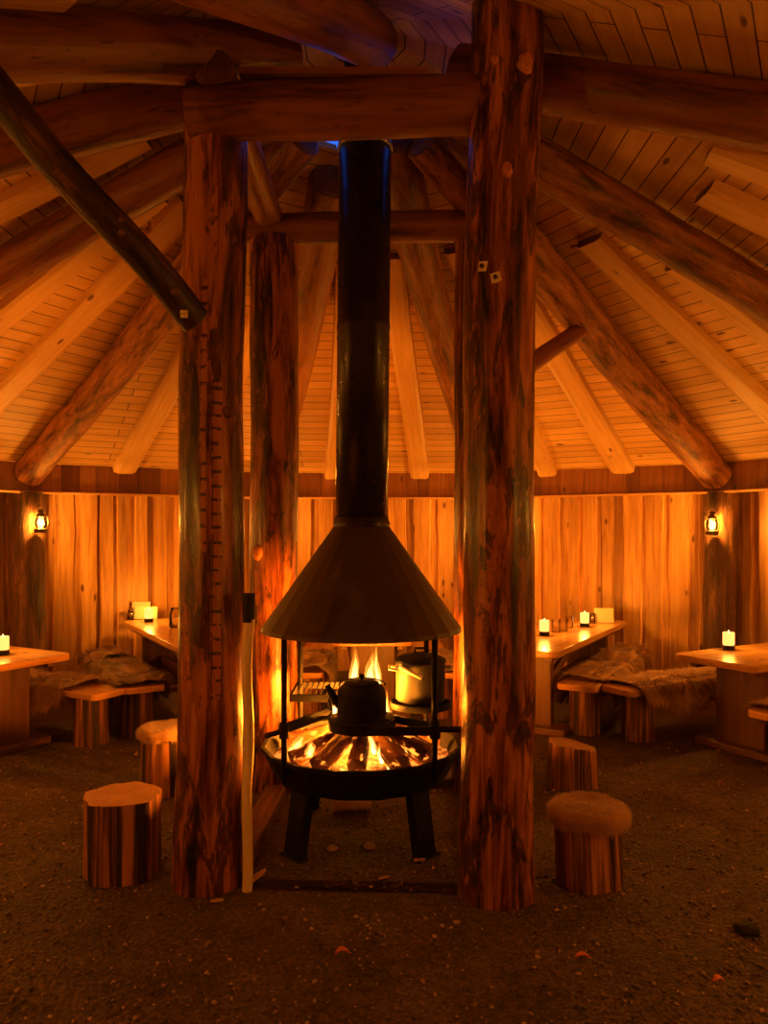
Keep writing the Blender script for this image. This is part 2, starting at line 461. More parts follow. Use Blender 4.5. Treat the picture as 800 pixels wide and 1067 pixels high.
# ------------------------------------------------------------------ mesh building
class MB:
    def __init__(self):
        self.v, self.f, self.uv, self.mi, self.tint, self.sm = [], [], [], [], [], []

    def add(self, vs, fs, uvs, mi=0, tint=0.5, smooth=False):
        o = len(self.v)
        self.v.extend([tuple(p) for p in vs])
        for f, u in zip(fs, uvs):
            self.f.append([i + o for i in f])
            self.uv.extend(u)
            self.mi.append(mi)
            self.tint.append(tint)
            self.sm.append(smooth)

    def box(self, c, s, rot=None, mi=0, tint=0.5, uvo=None):
        c = Vector(c)
        h = Vector(s) / 2
        pts = [Vector((x * h.x, y * h.y, z * h.z)) for x in (-1, 1) for y in (-1, 1) for z in (-1, 1)]
        fs = [(0, 1, 3, 2), (4, 6, 7, 5), (0, 4, 5, 1), (2, 3, 7, 6), (0, 2, 6, 4), (1, 5, 7, 3)]
        la = max(range(3), key=lambda i: s[i])
        oth = [i for i in range(3) if i != la]
        o = uvo or (random.random() * 9, random.random() * 9)
        uvs = []
        for f in fs:
            a = [pts[i] for i in f]
            ext = [max(p[i] for p in a) - min(p[i] for p in a) for i in range(3)]
            ua = oth[0] if ext[oth[0]] > 1e-9 else oth[1]
            va = la if ext[la] > 1e-9 else [i for i in oth if i != ua][0]
            uvs.append([(p[ua] + o[0], p[va] + o[1]) for p in a])
        if rot is not None:
            pts = [rot @ p for p in pts]
        self.add([c + p for p in pts], fs, uvs, mi, tint)
        return self

    def bar(self, p0, p1, w, h, mi=0, tint=0.5, up=(0, 0, 1)):
        """box beam from p0 to p1"""
        p0, p1 = Vector(p0), Vector(p1)
        d = (p1 - p0)
        ln = d.length
        d.normalize()
        s = d.cross(Vector(up))
        if s.length < 1e-4:
            s = d.cross(Vector((1, 0, 0)))
        s.normalize()
        u = s.cross(d)
        R = Matrix((d, s, u)).transposed()
        return self.box((p0 + p1) / 2, (ln, w, h), R, mi, tint)

    def log(self, p0, p1, r0, r1=None, seed=0, rough=0.05, bow=0.0, nseg=22, nlen=None, cap_mi=1, flare=0.0, flute=0.0, cap_round=0.0, squash=1.0, taper_ends=0.0):
        p0, p1 = Vector(p0), Vector(p1)
        r1 = r0 if r1 is None else r1
        d = p1 - p0
        ln = d.length
        d.normalize()
        a = Vector((0, 1, 0)) if abs(d.y) < 0.9 else Vector((0, 0, 1))
        e1 = d.cross(a).normalized()
        e2 = e1.cross(d).normalized()
        nlen = nlen or max(4, int(ln / 0.07))
        rnd = random.Random(seed)
        ph = rnd.random() * 50
        vs, fs, uvs = [], [], []
        for j in range(nlen + 1):
            t = j / nlen
            c = p0 + d * (ln * t) + (e1 * mnoise.noise((ph, t * 2.2, 0)) + e2 * mnoise.noise((ph, t * 2.2, 7))) * bow
            r = r0 + (r1 - r0) * t + flare * math.exp(-t * ln / 0.22)
            r *= 1 - taper_ends * max(0, (abs(t - .5) * 2 - 0.94) / 0.06) ** 2
            for i in range(nseg):
                th = 2 * PI * i / nseg
                n1 = mnoise.noise((math.cos(th) * 1.3 + ph, math.sin(th) * 1.3, t * ln * 1.6))
                n2 = mnoise.noise((math.cos(th) * 3.2 + ph, math.sin(th) * 3.2 + 4, t * ln * 4.0))
                n3 = mnoise.noise((math.cos(th) * 2.6 + ph, math.sin(th) * 2.6 + 9, t * ln * 0.25))
                rr = r * (1 + rough * (n1 * 1.1 + n2 * 0.5) + flute * n3)
                vs.append(c + (e1 * math.cos(th) * squash + e2 * math.sin(th)) * rr)
        circ = 2 * PI * max(r0, r1)
        uo, vo = 0.0, 0.0
        if seed >= 0:
            uo, vo = (seed % 97) * 3.0 * 0, 0.0
        off = (seed * 1.37) % 20 if seed < 1000 else 0.0
        for j in range(nlen):
            for i in range(nseg):
                k = (i + 1) % nseg
                fs.append((j * nseg + i, j * nseg + k, (j + 1) * nseg + k, (j + 1) * nseg + i))
                u0, u1 = i / nseg * circ, (i + 1) / nseg * circ
                v0, v1 = j / nlen * ln, (j + 1) / nlen * ln
                uvs.append([(u0 + off, v0), (u1 + off, v0), (u1 + off, v1), (u0 + off, v1)])
        self.add(vs, fs, uvs, 0, rnd.random(), True)
        for j, sgn in ((0, -1), (nlen, 1)):
            ring = [Vector(self.v[len(self.v) - len(vs) + j * nseg + i]) for i in range(nseg)] if False else [vs[j * nseg + i] for i in range(nseg)]
            c = sum(ring, Vector()) / nseg
            rings = [ring]
            if cap_round:
                rings.append([c + (p - c) * 0.8 + d * sgn * cap_round for p in ring])
            pts = [p for r_ in rings for p in r_] + [c + d * sgn * cap_round * 1.1]
            ff, uu = [], []
            loc = lambda p: ((p - c).dot(e1), (p - c).dot(e2))
            for i in range(nseg):
                k = (i + 1) % nseg
                for q in range(len(rings) - 1):
                    f = [q * nseg + i, q * nseg + k, (q + 1) * nseg + k, (q + 1) * nseg + i]
                    if sgn < 0:
                        f.reverse()
                    ff.append(f)
                    uu.append([loc(pts[x]) for x in f])
                q = len(rings) - 1
                f = [q * nseg + i, q * nseg + k, len(pts) - 1]
                if sgn < 0:
                    f.reverse()
                ff.append(f)
                uu.append([loc(pts[x]) for x in f])
            self.add(pts, ff, uu, cap_mi, 0.5, False)
        return self

    def tube(self, pts, r, nseg=10, mi=0, closed=False):
        pts = [Vector(p) for p in pts]
        n = len(pts)
        rs = r if isinstance(r, (list, tuple)) else [r] * n
        vs, fs, uvs = [], [], []
        prev = None
        ln = 0
        lens = []
        for j in range(n):
            if closed:
                d = pts[(j + 1) % n] - pts[j - 1]
            else:
                d = pts[min(j + 1, n - 1)] - pts[max(j - 1, 0)]
            d.normalize()
            if prev is None:
                a = Vector((0, 0, 1)) if abs(d.z) < 0.9 else Vector((1, 0, 0))
                e1 = d.cross(a).normalized()
            else:
                e1 = (prev - d * prev.dot(d)).normalized()
            prev = e1
            e2 = d.cross(e1)
            if j:
                ln += (pts[j] - pts[j - 1]).length
            lens.append(ln)
            for i in range(nseg):
                th = 2 * PI * i / nseg
                vs.append(pts[j] + (e1 * math.cos(th) + e2 * math.sin(th)) * rs[j])
        m = n if closed else n - 1
        for j in range(m):
            jj = (j + 1) % n
            for i in range(nseg):
                k = (i + 1) % nseg
                fs.append((j * nseg + i, j * nseg + k, jj * nseg + k, jj * nseg + i))
                u0, u1 = i / nseg, (i + 1) / nseg
                uvs.append([(u0 * .1, lens[j]), (u1 * .1, lens[j]), (u1 * .1, lens[jj]), (u0 * .1, lens[jj])])
        if not closed:
            for j in (0, n - 1):
                f = [j * nseg + i for i in range(nseg)]
                if j == 0:
                    f.reverse()
                fs.append(f)
                uvs.append([(0, 0)] * nseg)
        self.add(vs, fs, uvs, mi, 0.5, True)
        return self

    def lathe(self, prof, c=(0, 0, 0), nseg=32, mi=0, smooth=True, phase=0.0):
        c = Vector(c)
        n = len(prof)
        vs, fs, uvs = [], [], []
        for (r, z) in prof:
            for i in range(nseg):
                th = 2 * PI * i / nseg + phase
                vs.append(c + Vector((r * math.cos(th), r * math.sin(th), z)))
        for j in range(n - 1):
            for i in range(nseg):
                k = (i + 1) % nseg
                fs.append((j * nseg + i, j * nseg + k, (j + 1) * nseg + k, (j + 1) * nseg + i))
                uvs.append([(i / nseg, j / (n - 1)), ((i + 1) / nseg, j / (n - 1)), ((i + 1) / nseg, (j + 1) / (n - 1)), (i / nseg, (j + 1) / (n - 1))])
        for j, rev in ((0, True), (n - 1, False)):
            if prof[j][0] > 1e-6:
                f = [j * nseg + i for i in range(nseg)]
                if rev:
                    f.reverse()
                fs.append(f)
                uvs.append([(vs[q].x - c.x, vs[q].y - c.y) for q in f])
        self.add(vs, fs, uvs, mi, 0.5, smooth)
        return self

    def prism(self, outline, z0, z1, mi=0, tint=0.5):
        n = len(outline)
        o = (random.random() * 9, random.random() * 9)
        vs = [(x, y, z0) for x, y in outline] + [(x, y, z1) for x, y in outline]
        fs = [list(range(n))[::-1], list(range(n, 2 * n))]
        uvs = [[(vs[i][1] + o[0], vs[i][0] + o[1]) for i in fs[0]], [(vs[i][1] + o[0], vs[i][0] + o[1]) for i in fs[1]]]
        per = 0
        for i in range(n):
            k = (i + 1) % n
            fs.append((i, k, n + k, n + i))
            dl = math.dist(outline[i], outline[k])
            uvs.append([(z0 + o[0], per), (z0 + o[0], per + dl), (z1 + o[0], per + dl), (z1 + o[0], per)])
            per += dl
        self.add(vs, fs, uvs, mi, tint)
        return self

    def build(self, name, mats, parent=None, origin=(0, 0, 0), bevel=0.0, segs=2):
        me = bpy.data.meshes.new(name)
        ox, oy, oz = origin
        me.from_pydata([(x - ox, y - oy, z - oz) for x, y, z in self.v], [], self.f)
        uvl = me.uv_layers.new(name='UVMap')
        flat = np.array(self.uv, dtype=np.float32).ravel()
        uvl.data.foreach_set('uv', flat)
        me.polygons.foreach_set('material_index', np.array(self.mi, dtype=np.int32))
        me.polygons.foreach_set('use_smooth', np.array(self.sm, dtype=bool))
        at = me.attributes.new('tint', 'FLOAT', 'FACE')
        at.data.foreach_set('value', np.array(self.tint, dtype=np.float32))
        if not isinstance(mats, (list, tuple)):
            mats = [mats]
        for m in mats:
            me.materials.append(m)
        me.update()
        ob = bpy.data.objects.new(name, me)
        col.objects.link(ob)
        ob.location = origin
        if parent is not None:
            ob.parent = parent
        if bevel:
            b = ob.modifiers.new('bevel', 'BEVEL')
            b.width = bevel
            b.segments = segs
            b.limit_method = 'ANGLE'
            b.angle_limit = math.radians(40)
        return ob


def tag(o, label=None, cat=None, group=None, kind=None):
    if label:
        o['label'] = label
    if cat:
        o['category'] = cat
    if group:
        o['group'] = group
    if kind:
        o['kind'] = kind
    return o


def thing(name, label, cat, loc=(0, 0, 0), rz=0.0, group=None):
    o = bpy.data.objects.new(name, None)
    o.empty_display_size = 0.1
    col.objects.link(o)
    o.location = loc
    o.rotation_euler = (0, 0, rz)
    return tag(o, label, cat, group)


def dup(root, loc, rz, label, group=None):
    r = root.copy()
    col.objects.link(r)
    r.location = loc
    r.rotation_euler = (0, 0, rz)
    r['label'] = label
    if group:
        r['group'] = group

    def rec(a, b):
        for ch in list(a.children):
            c = ch.copy()
            col.objects.link(c)
            c.parent = b
            rec(ch, c)
    rec(root, r)
    return r


def lamp(name, loc, power, color, radius, parent=None):
    d = bpy.data.lights.new(name, 'POINT')
    d.energy = power
    d.color = color
    d.shadow_soft_size = radius
    o = bpy.data.objects.new(name, d)
    col.objects.link(o)
    o.location = loc
    if parent is not None:
        o.parent = parent
    return o


# ------------------------------------------------------------------ the setting
# ground
g = MB()
n = 40
vs, fs, uvs = [], [], []
for j in range(n + 1):
    for i in range(n + 1):
        x, y = CX - 5.6 + 11.2 * i / n, CY - 5.6 + 11.2 * j / n
        vs.append((x, y, 0.0))
for j in range(n):
    for i in range(n):
        f = (j * (n + 1) + i, j * (n + 1) + i + 1, (j + 1) * (n + 1) + i + 1, (j + 1) * (n + 1) + i)
        fs.append(f)
        uvs.append([(vs[k][0], vs[k][1]) for k in f])
g.add(vs, fs, uvs)
tag(g.build('floor', M['floor']), kind='structure')

# walls: one per side of the twelve-sided hut, boarded with live-edged pine
SIDE = {0: 'back', 30: 'back_right', 60: 'right_back', 90: 'right', 120: 'right_front', 150: 'front_right', 180: 'front',
        -30: 'back_left', -60: 'left_back', -90: 'left', -120: 'left_front', -150: 'front_left'}
WALL_TOP = 2.06
BAND_IN = 0.30


def wall(deg, name):
    rnd = random.Random(deg + 500)
    w = MB()
    half = AP * math.tan(PI / 12)
    base = lambda s, z, out: pol(AP - out, deg, z, s)

    def quad(s0, s1, z0, z1, out, tint):
        u0 = rnd.random() * 9
        w.add([base(s0, z0, out), base(s1, z0, out), base(s1, z1, out), base(s0, z1, out)], [(0, 3, 2, 1)],
              [[(u0, z0), (u0, z1), (u0 + s1 - s0, z1), (u0 + s1 - s0, z0)]], 0, tint)
    # backing boards
    s = -half - 0.02
    while s < half:
        bw = rnd.uniform(0.17, 0.25)
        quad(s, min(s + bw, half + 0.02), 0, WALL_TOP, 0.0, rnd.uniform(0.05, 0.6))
        s += bw
    # overlapping live-edge boards
    s = -half + rnd.uniform(0, 0.06)
    while s < half - 0.06:
        bw = rnd.uniform(0.13, 0.23)
        e = min(s + bw, half)
        t = rnd.uniform(0.026, 0.045)
        rows = 14
        ph = rnd.random() * 90
        vs = []
        for j in range(rows + 1):
            z = WALL_TOP * j / rows
            a = s + 0.020 * mnoise.noise((ph, z * 1.9, 0)) + 0.006 * mnoise.noise((ph, z * 6, 3))
            b = e + 0.020 * mnoise.noise((ph + 30, z * 1.9, 0)) + 0.006 * mnoise.noise((ph + 30, z * 6, 3))
            a = max(a, -half)
            b = min(b, half)
            for (q, o) in ((a, 0.0), (a + 0.012, t), (b - 0.012, t), (b, 0.0)):
                vs.append(base(q, z, o))
        u0 = rnd.random() * 9
        us = [0, 0.02, bw - 0.02, bw]
        fs, uvs = [], []
        for j in range(rows):
            for k in range(3):
                f = (j * 4 + k, (j + 1) * 4 + k, (j + 1) * 4 + k + 1, j * 4 + k + 1)
                fs.append(f)
                z0, z1 = WALL_TOP * j / rows, WALL_TOP * (j + 1) / rows
                uvs.append([(u0 + us[k], z0), (u0 + us[k], z1), (u0 + us[k + 1], z1), (u0 + us[k + 1], z0)])
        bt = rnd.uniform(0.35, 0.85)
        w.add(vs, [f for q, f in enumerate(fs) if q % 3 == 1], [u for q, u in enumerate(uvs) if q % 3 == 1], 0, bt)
        for k in (0, 2):  # some edges get a pale sapwood tone that also paints in caught light
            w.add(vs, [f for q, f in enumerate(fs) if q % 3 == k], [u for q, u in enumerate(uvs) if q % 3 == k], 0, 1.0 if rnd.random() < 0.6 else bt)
        s = e + rnd.uniform(0.02, 0.10)
    # eave boards, set in flush with the front of the wall posts
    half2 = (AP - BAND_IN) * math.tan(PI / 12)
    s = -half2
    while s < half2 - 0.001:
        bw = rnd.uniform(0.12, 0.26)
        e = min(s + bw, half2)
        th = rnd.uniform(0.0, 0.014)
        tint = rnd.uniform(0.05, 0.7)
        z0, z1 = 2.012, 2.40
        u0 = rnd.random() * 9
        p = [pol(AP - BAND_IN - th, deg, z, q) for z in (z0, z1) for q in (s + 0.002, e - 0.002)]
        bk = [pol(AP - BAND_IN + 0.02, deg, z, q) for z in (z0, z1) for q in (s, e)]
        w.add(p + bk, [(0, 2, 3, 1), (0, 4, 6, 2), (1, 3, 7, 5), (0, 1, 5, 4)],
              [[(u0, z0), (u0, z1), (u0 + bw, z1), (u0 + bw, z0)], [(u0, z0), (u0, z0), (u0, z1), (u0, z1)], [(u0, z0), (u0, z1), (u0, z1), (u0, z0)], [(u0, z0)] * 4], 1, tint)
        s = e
    # soffit closing the step back to the wall
    a0, a1 = pol(AP - BAND_IN, deg, 2.035, -half2), pol(AP - BAND_IN, deg, 2.035, half2)
    b0, b1 = pol(AP, deg, 2.035, -half), pol(AP, deg, 2.035, half)
    w.add([a0, a1, b1, b0], [(0, 1, 2, 3)], [[(0, 0), (0, 2), (0.3, 2), (0.3, 0)]], 1, 0.3)
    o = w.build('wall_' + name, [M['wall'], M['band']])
    tag(o, kind='structure')
    # the thin ledge under the eave boards
    r = MB()
    h3 = (AP - BAND_IN - 0.03) * math.tan(PI / 12)
    dz = 0.012 * mnoise.noise((deg * 0.37, 1, 1))
    r.bar(pol(AP - BAND_IN - 0.02, deg, 2.0 + dz, -h3), pol(AP - BAND_IN - 0.02, deg, 2.0 - dz, h3), 0.07, 0.022)
    return r.build('trim_1', M['rail'], bevel=0.004)


trims = []
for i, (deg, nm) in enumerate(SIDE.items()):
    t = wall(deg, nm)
    t.name = 'trim_%d' % (i + 1)
    tag(t, kind='structure')

# roof: boarded cone of twelve facets with the smoke hole left open
HOLE = 0.74
roof = MB()
for deg in SIDE:
    rows = [HOLE if abs(deg) < 75 else 0.15, 1.6, 3.0, RC + 0.05]
    pairs = list(zip(rows[:-1], rows[1:])) + ([(0.15, 0.44)] if abs(deg) < 75 else [])
    for a, b in pairs:
        za, zb = ROOF_APEX - SLOPE * a, ROOF_APEX - SLOPE * b
        p = [pol(a, deg - 15, za), pol(a, deg + 15, za), pol(b, deg + 15, zb), pol(b, deg - 15, zb)]
        sa, sb = a * math.sin(PI / 12), b * math.sin(PI / 12)
        la, lb = a * 1.05, b * 1.05
        o = (deg + 200) * 0.13
        uv = [(la, -sa + o), (la, sa + o), (lb, sb + o), (lb, -sb + o)]
        roof.add(p, [(0, 1, 2, 3)], [uv])
ceil = roof.build('ceiling', M['roof'])
tag(ceil, kind='structure')
sol = ceil.modifiers.new('solid', 'SOLIDIFY')
sol.thickness = 0.05
sol.offset = -1 if False else 1

# raised weather cap over the smoke hole
cap = MB()
cap.lathe([(1.05, 4.72), (0.5, 4.95), (0.17, 5.05), (0.17, 5.07), (0.52, 4.98), (1.08, 4.75), (1.05, 4.72)], (CX, CY, 0), 12, smooth=False)
tag(cap.build('trim_13', M['band']), kind='structure')

# ------------------------------------------------------------------ the four great posts
POST = {
    'fl': (Vector((-0.808, 3.53, -0.03)), Vector((-0.765, 3.50, 3.53)), 0.150, 0.143),
    'fr': (Vector((0.490, 3.42, -0.03)), Vector((0.545, 3.38, 3.98)), 0.158, 0.160),
    'bl': (Vector((-0.715, 4.88, -0.03)), Vector((-0.700, 4.88, 3.46)), 0.155, 0.150),
    'br': (Vector((0.595, 4.88, -0.03)), Vector((0.600, 4.88, 3.46)), 0.155, 0.150),
}
PL = {
    'fl': ('thick log post at the front left of the fireplace with dark ladder marks', 'post_ladder'),
    'fr': ('thick shiny log post right of the fireplace with sawn knots and square washers', 'post'),
    'bl': ('log post behind the left front post, glowing red beside the hood', 'post'),
    'br': ('log post mostly hidden behind the right front post', 'post'),
}
PG = 'log posts around the fireplace'
posts = {}
for k, sd in (('fl', 2001), ('fr', 12), ('bl', 23), ('br', 34)):
    p0, p1, r0, r1 = POST[k]
    root = thing('log_post', PL[k][0], 'post', p0 + Vector((0, 0, 0.03)), 0, PG)
    m = MB()
    m.log(p0 - root.location, p1 - root.location, r0, r1, seed=sd, rough=0.055, bow=0.02, nseg=36, flare=0.018, flute=0.05)
    m.build('log', [M[PL[k][1]], M['endgrain']], root)
    posts[k] = root


def post_axis(k, z):
    p0, p1, r0, r1 = POST[k]
    t = (z - p0.z) / (p1.z - p0.z)
    return p0.lerp(p1, t), r0 + (r1 - r0) * t


def knot(k, xpix, ypix, rad, name='knot', mat='knot', square=False):
    """a sawn branch stub (or a washer) on the face of a post that looks at the camera"""
    c, r = post_axis(k, 2.5)
    d = c.y - r
    z = EYE - (ypix - HOR) / FPX * d
    c, r = post_axis(k, z)
    x = (xpix - 400) / FPX * d
    dx = max(-0.95 * r, min(0.95 * r, x - c.x))
    y = c.y - math.sqrt(r * r - dx * dx)
    nrm = Vector((dx, y - c.y, 0)).normalized()
    root = posts[k]
    o = Vector((c.x + dx, y, z)) - root.location
    m = MB()
    if square:
        s = Vector((nrm.y, -nrm.x, 0))
        R = Matrix((s, nrm, Vector((0, 0, 1)))).transposed() @ Matrix.Rotation(0.3 * random.uniform(-1, 1), 3, 'Y')
        m.box(o + nrm * 0.004, (rad * 2, 0.012, rad * 2), R)
        nb = MB()
        nb.lathe([(0.0, 0.0), (rad * .45, 0.0), (rad * .45, 0.014), (0, 0.014)], nseg=6, smooth=False)
        rot = nrm.to_track_quat('Z', 'Y').to_matrix()
        ob = m.build(name, M[mat], root, bevel=0.001)
        nb.v = [tuple(o + nrm * 0.008 + rot @ Vector(p)) for p in nb.v]
        nb.build('bolt_head', M['lantern'], ob)
        return
    rot = nrm.to_track_quat('Z', 'Y').to_matrix()
    m.lathe([(rad * 1.35, -0.03), (rad * 1.2, 0.002), (rad, 0.016), (rad * .6, 0.021), (0.0, 0.018)], nseg=18)
    m.v = [tuple(o + rot @ (Vector((p[0] * (1 + .35 * mnoise.noise((p[0] * 60 + xpix, p[1] * 60, 1))), p[1] * (1 + .35 * mnoise.noise((p[0] * 60 + xpix, p[1] * 60, 8))), p[2])))) for p in m.v]
    # lift to an oval
    m.v = [tuple((x_, y_, o.z + (z_ - o.z) * 1.35)) for x_, y_, z_ in m.v]
    m.build(name, M[mat], root)


knot('fr', 547, 66, 0.028)
knot('fr', 516, 62, 0.015)
knot('fr', 528, 178, 0.020)
knot('fr', 505, 275, 0.021, 'washer', 'zinc', True)
knot('fr', 517, 289, 0.021, 'washer', 'zinc', True)
knot('fl', 236, 428, 0.016, 'knot', 'darkend')
knot('bl', 268, 576, 0.030)

# ------------------------------------------------------------------ ring beams on the posts
BG = 'ring beams joining the log posts'


def simple_log(name, label, cat, p0, p1, r0, r1, mats, seed, group=None, **kw):
    p0, p1 = Vector(p0), Vector(p1)
    m = MB()
    m.log(p0, p1, r0, r1, seed=seed, **kw)
    o = m.build(name, mats, None, tuple(p0))
    return tag(o, label, cat, group)


BM = [M['beam'], M['darkend']]
simple_log('ring_beam', 'horizontal log beam across the two front posts above the chimney pipe', 'beam',
           (-0.86, 3.40, 3.455), (0.66, 3.40, 3.505), 0.118, 0.125, BM, 41, BG, rough=0.05, nseg=28, bow=0.015)
simple_log('ring_beam', 'horizontal log beam behind the chimney pipe, joining the two rear posts', 'beam',
           (-0.98, 4.84, 3.53), (0.88, 4.84, 3.53), 0.093, 0.098, BM, 42, BG, rough=0.05, nseg=28, bow=0.012)
simple_log('ring_beam', 'log beam running back from the front left post to the rear left post', 'beam',
           (-0.73, 3.30, 3.60), (-0.72, 5.08, 3.58), 0.085, 0.09, BM, 43, BG, rough=0.05, nseg=28, bow=0.01)
simple_log('ring_beam', 'log beam running back from the front right post to the rear right post', 'beam',
           (0.60, 3.55, 3.60), (0.61, 5.08, 3.58), 0.085, 0.09, BM, 44, BG, rough=0.05, nseg=28, bow=0.01)
pb = MB()
pb.box((-0.22, 3.41, 3.612), (0.82, 0.16, 0.03))
tag(pb.build('board', M['band'], None, (-0.22, 3.41, 3.597), bevel=0.004), 'thin flat board lying on top of the front log beam', 'board')

# ------------------------------------------------------------------ rafter logs
RG = 'log rafters under the roof'
RAF = [
    (-15, 0.80, 4.85, 0.150, 0.135, 'rafter_ladder', 'log rafter seen just left of the chimney pipe, marked with fine cross cuts'),
    (15, 0.48, 4.85, 0.140, 0.125, 'rafter', 'log rafter seen just right of the chimney pipe with peeling edges'),
    (45, 0.52, 4.66, 0.155, 0.150, 'bark', 'dark rough rafter log ending above the right wall post with the lantern'),
    (75, 0.50, 4.80, 0.125, 0.135, 'rafter', 'reddish log rafter sloping down to the right edge from the right post'),
    (119, 0.55, 4.60, 0.120, 0.140, 'beam', 'nearly level log rafter along the upper right, stained dark underneath'),
    (-45, 0.55, 4.62, 0.135, 0.135, 'bark', 'rough rafter log ending above the left wall post with the lantern'),
    (-76, 0.52, 4.80, 0.115, 0.120, 'beam', 'lower of two reddish rafter logs crossing behind the bolted left brace'),
    (-107, 0.52, 4.80, 0.125, 0.130, 'beam', 'upper of two reddish rafter logs crossing behind the bolted left brace'),
    (-136, 0.55, 4.40, 0.125, 0.140, 'beam', 'nearly level log rafter along the upper left above the brace top'),
    (-160, 0.30, 4.40, 0.125, 0.140, 'beam', 'log rafter coming overhead toward the camera above the front beam'),
]
for i, (deg, ra, rb, w0, w1, mt, lb) in enumerate(RAF):
    simple_log('rafter_log', lb, 'rafter', pol(ra, deg, LOG_APEX - SLOPE * ra, -0.15 if deg == -160 else 0), pol(rb, deg, LOG_APEX - SLOPE * rb), w0, w1,
               [M[mt], M['darkend']], 60 + i if mt != 'rafter_ladder' else 2002, RG, rough=0.06, bow=0.05, nseg=24, cap_round=0.02)

# sawn plank rafters lying against the roof boards
PGN = 'sawn plank rafters between the log rafters'
PLK = [
    (-5.8, 1.55, 4.62, 0.20, 'pale plank rafter peeping out along the left side of the chimney pipe'),
    (6.2, 1.50, 4.62, 0.20, 'pale plank rafter just right of the chimney pipe with a square cut top'),
    (24, 1.50, 4.62, 0.20, 'short pale plank rafter beside the right front post, nearest its edge'),
    (34, 1.40, 4.62, 0.23, 'pale plank rafter between the right post and the dark rafter log, passing behind the brace'),
    (57, 1.72, 4.70, 0.22, 'pale plank rafter with a cut top, next right of the dark rafter log'),
    (66.5, 2.15, 4.70, 0.21, 'pale plank rafter with a cut top tucked under the reddish right rafter log'),
    (87, 1.85, 4.70, 0.24, 'pale plank rafter between two right hand rafter logs, its cut top slanted'),
    (98, 1.75, 4.70, 0.22, 'pale plank rafter whose dark cut top shows just under the level right rafter log'),
    (-24, 1.6, 4.62, 0.18, 'short pale plank rafter against the left edge of the left front post'),
    (-34, 1.30, 4.62, 0.22, 'pale plank rafter right of the rough left rafter log, reaching the eave'),
    (-55.5, 1.35, 4.70, 0.23, 'pale plank rafter left of the rough left rafter log, lower of two side by side'),
    (-65.5, 1.40, 4.70, 0.22, 'pale plank rafter left of the rough left rafter log, upper of two side by side'),
    (-86, 1.2, 4.70, 0.20, 'pale plank rafter running between the two reddish left rafter logs, lower edge'),
    (-96, 1.2, 4.70, 0.20, 'pale plank rafter running between the two reddish left rafter logs, upper edge'),
    (-121, 1.2, 4.60, 0.20, 'pale plank rafter between the level left log and the log below it'),
    (-140.5, 1.68, 4.30, 0.24, 'pale plank rafter with a rounded end in the top left corner'),
]


def roof_z(p):
    x, y = p.x - CX, p.y - CY
    a = math.degrees(math.atan2(x, y))
    r = math.hypot(x, y)
    m = round(a / 30) * 30
    return ROOF_APEX - SLOPE * r * math.cos(math.radians(a - m)) / math.cos(PI / 12)


for i, (deg, ra, rb, w, lb) in enumerate(PLK):
    m = MB()
    a, b = pol(ra, deg), pol(rb, deg)
    a.z, b.z = roof_z(a) - 0.034, roof_z(b) - 0.034
    ax = (b - a)
    ln = ax.length
    ax.normalize()
    side = ax.cross(Vector((0, 0, 1))).normalized()
    up = side.cross(ax)
    rnd = random.Random(i * 7 + 3)
    ph = rnd.random() * 40
    rows = 16
    vs, fs, uvs = [], [], []
    prof = [(-1.0, 0.03), (-0.92, -0.018), (-0.6, -0.032), (0.6, -0.032), (0.92, -0.018), (1.0, 0.03)]
    for j in range(rows + 1):
        t = j / rows
        hw = w / 2 * (0.92 + 0.16 * t + 0.10 * mnoise.noise((ph, t * 4, 0)))
        cs = 0.02 * mnoise.noise((ph + 9, t * 2, 0))
        for q, h in prof:
            vs.append(a + ax * (ln * t) + side * (q * hw + cs) + up * h)
    k = len(prof)
    for j in range(rows):
        for q in range(k - 1):
            fs.append((j * k + q, j * k + q + 1, (j + 1) * k + q + 1, (j + 1) * k + q))
            u0, u1 = prof[q][0] * w / 2 + ph, prof[q + 1][0] * w / 2 + ph
            v0, v1 = ln * j / rows, ln * (j + 1) / rows
            uvs.append([(u0, v0), (u1, v0), (u1, v1), (u0, v1)])
    m.add(vs, fs, uvs, 0, 0.5, False)
    for j in (0, rows):
        f = [j * k + q for q in range(k)]
        m.add([vs[q] for q in f], [list(range(k))], [[(prof[q][0] * w / 2, prof[q][1]) for q in range(k)]], 1)
    tag(m.build('plank_rafter', [M['plank'], M['darkend']], None, tuple(a)), lb, 'rafter', PGN)

# braces
def brace(label, p0, p1, r, mat, seed, knots=()):
    root = thing('log_brace', label, 'brace', p0, 0, 'diagonal log braces')
    m = MB()
    p0, p1 = Vector(p0), Vector(p1)
    m.log(Vector(), p1 - p0, r, r * 1.02, seed=seed, rough=0.06, bow=0.015, nseg=24, cap_round=0.01)
    m.build('log', [M[mat], M['darkend']], root)
    d = (p1 - p0).normalized()
    front = (Vector((0, -1, 0)) - d * Vector((0, -1, 0)).dot(d)).normalized()
    side = d.cross(front)
    for (t, s, rad, kind) in knots:
        nrm = (front * math.sqrt(max(0.05, 1 - s * s)) + side * s).normalized()
        o = (p1 - p0) * t + nrm * r
        rot = nrm.to_track_quat('Z', 'Y').to_matrix()
        q = MB()
        if kind == 'washer':
            q.box((0, 0, 0.004), (rad * 2, rad * 2, 0.012))
            q.lathe([(0, 0.01), (rad * .45, 0.01), (rad * .45, 0.022), (0, 0.022)], nseg=6, smooth=False)
        else:
            q.lathe([(rad * 1.3, -0.02), (rad, 0.008), (rad * .6, 0.012), (0.0, 0.010)], nseg=16)
        q.v = [tuple(o + rot @ Vector(p)) for p in q.v]
        q.build(kind, M['zinc'] if kind == 'washer' else M['darkend'], root)
    return root


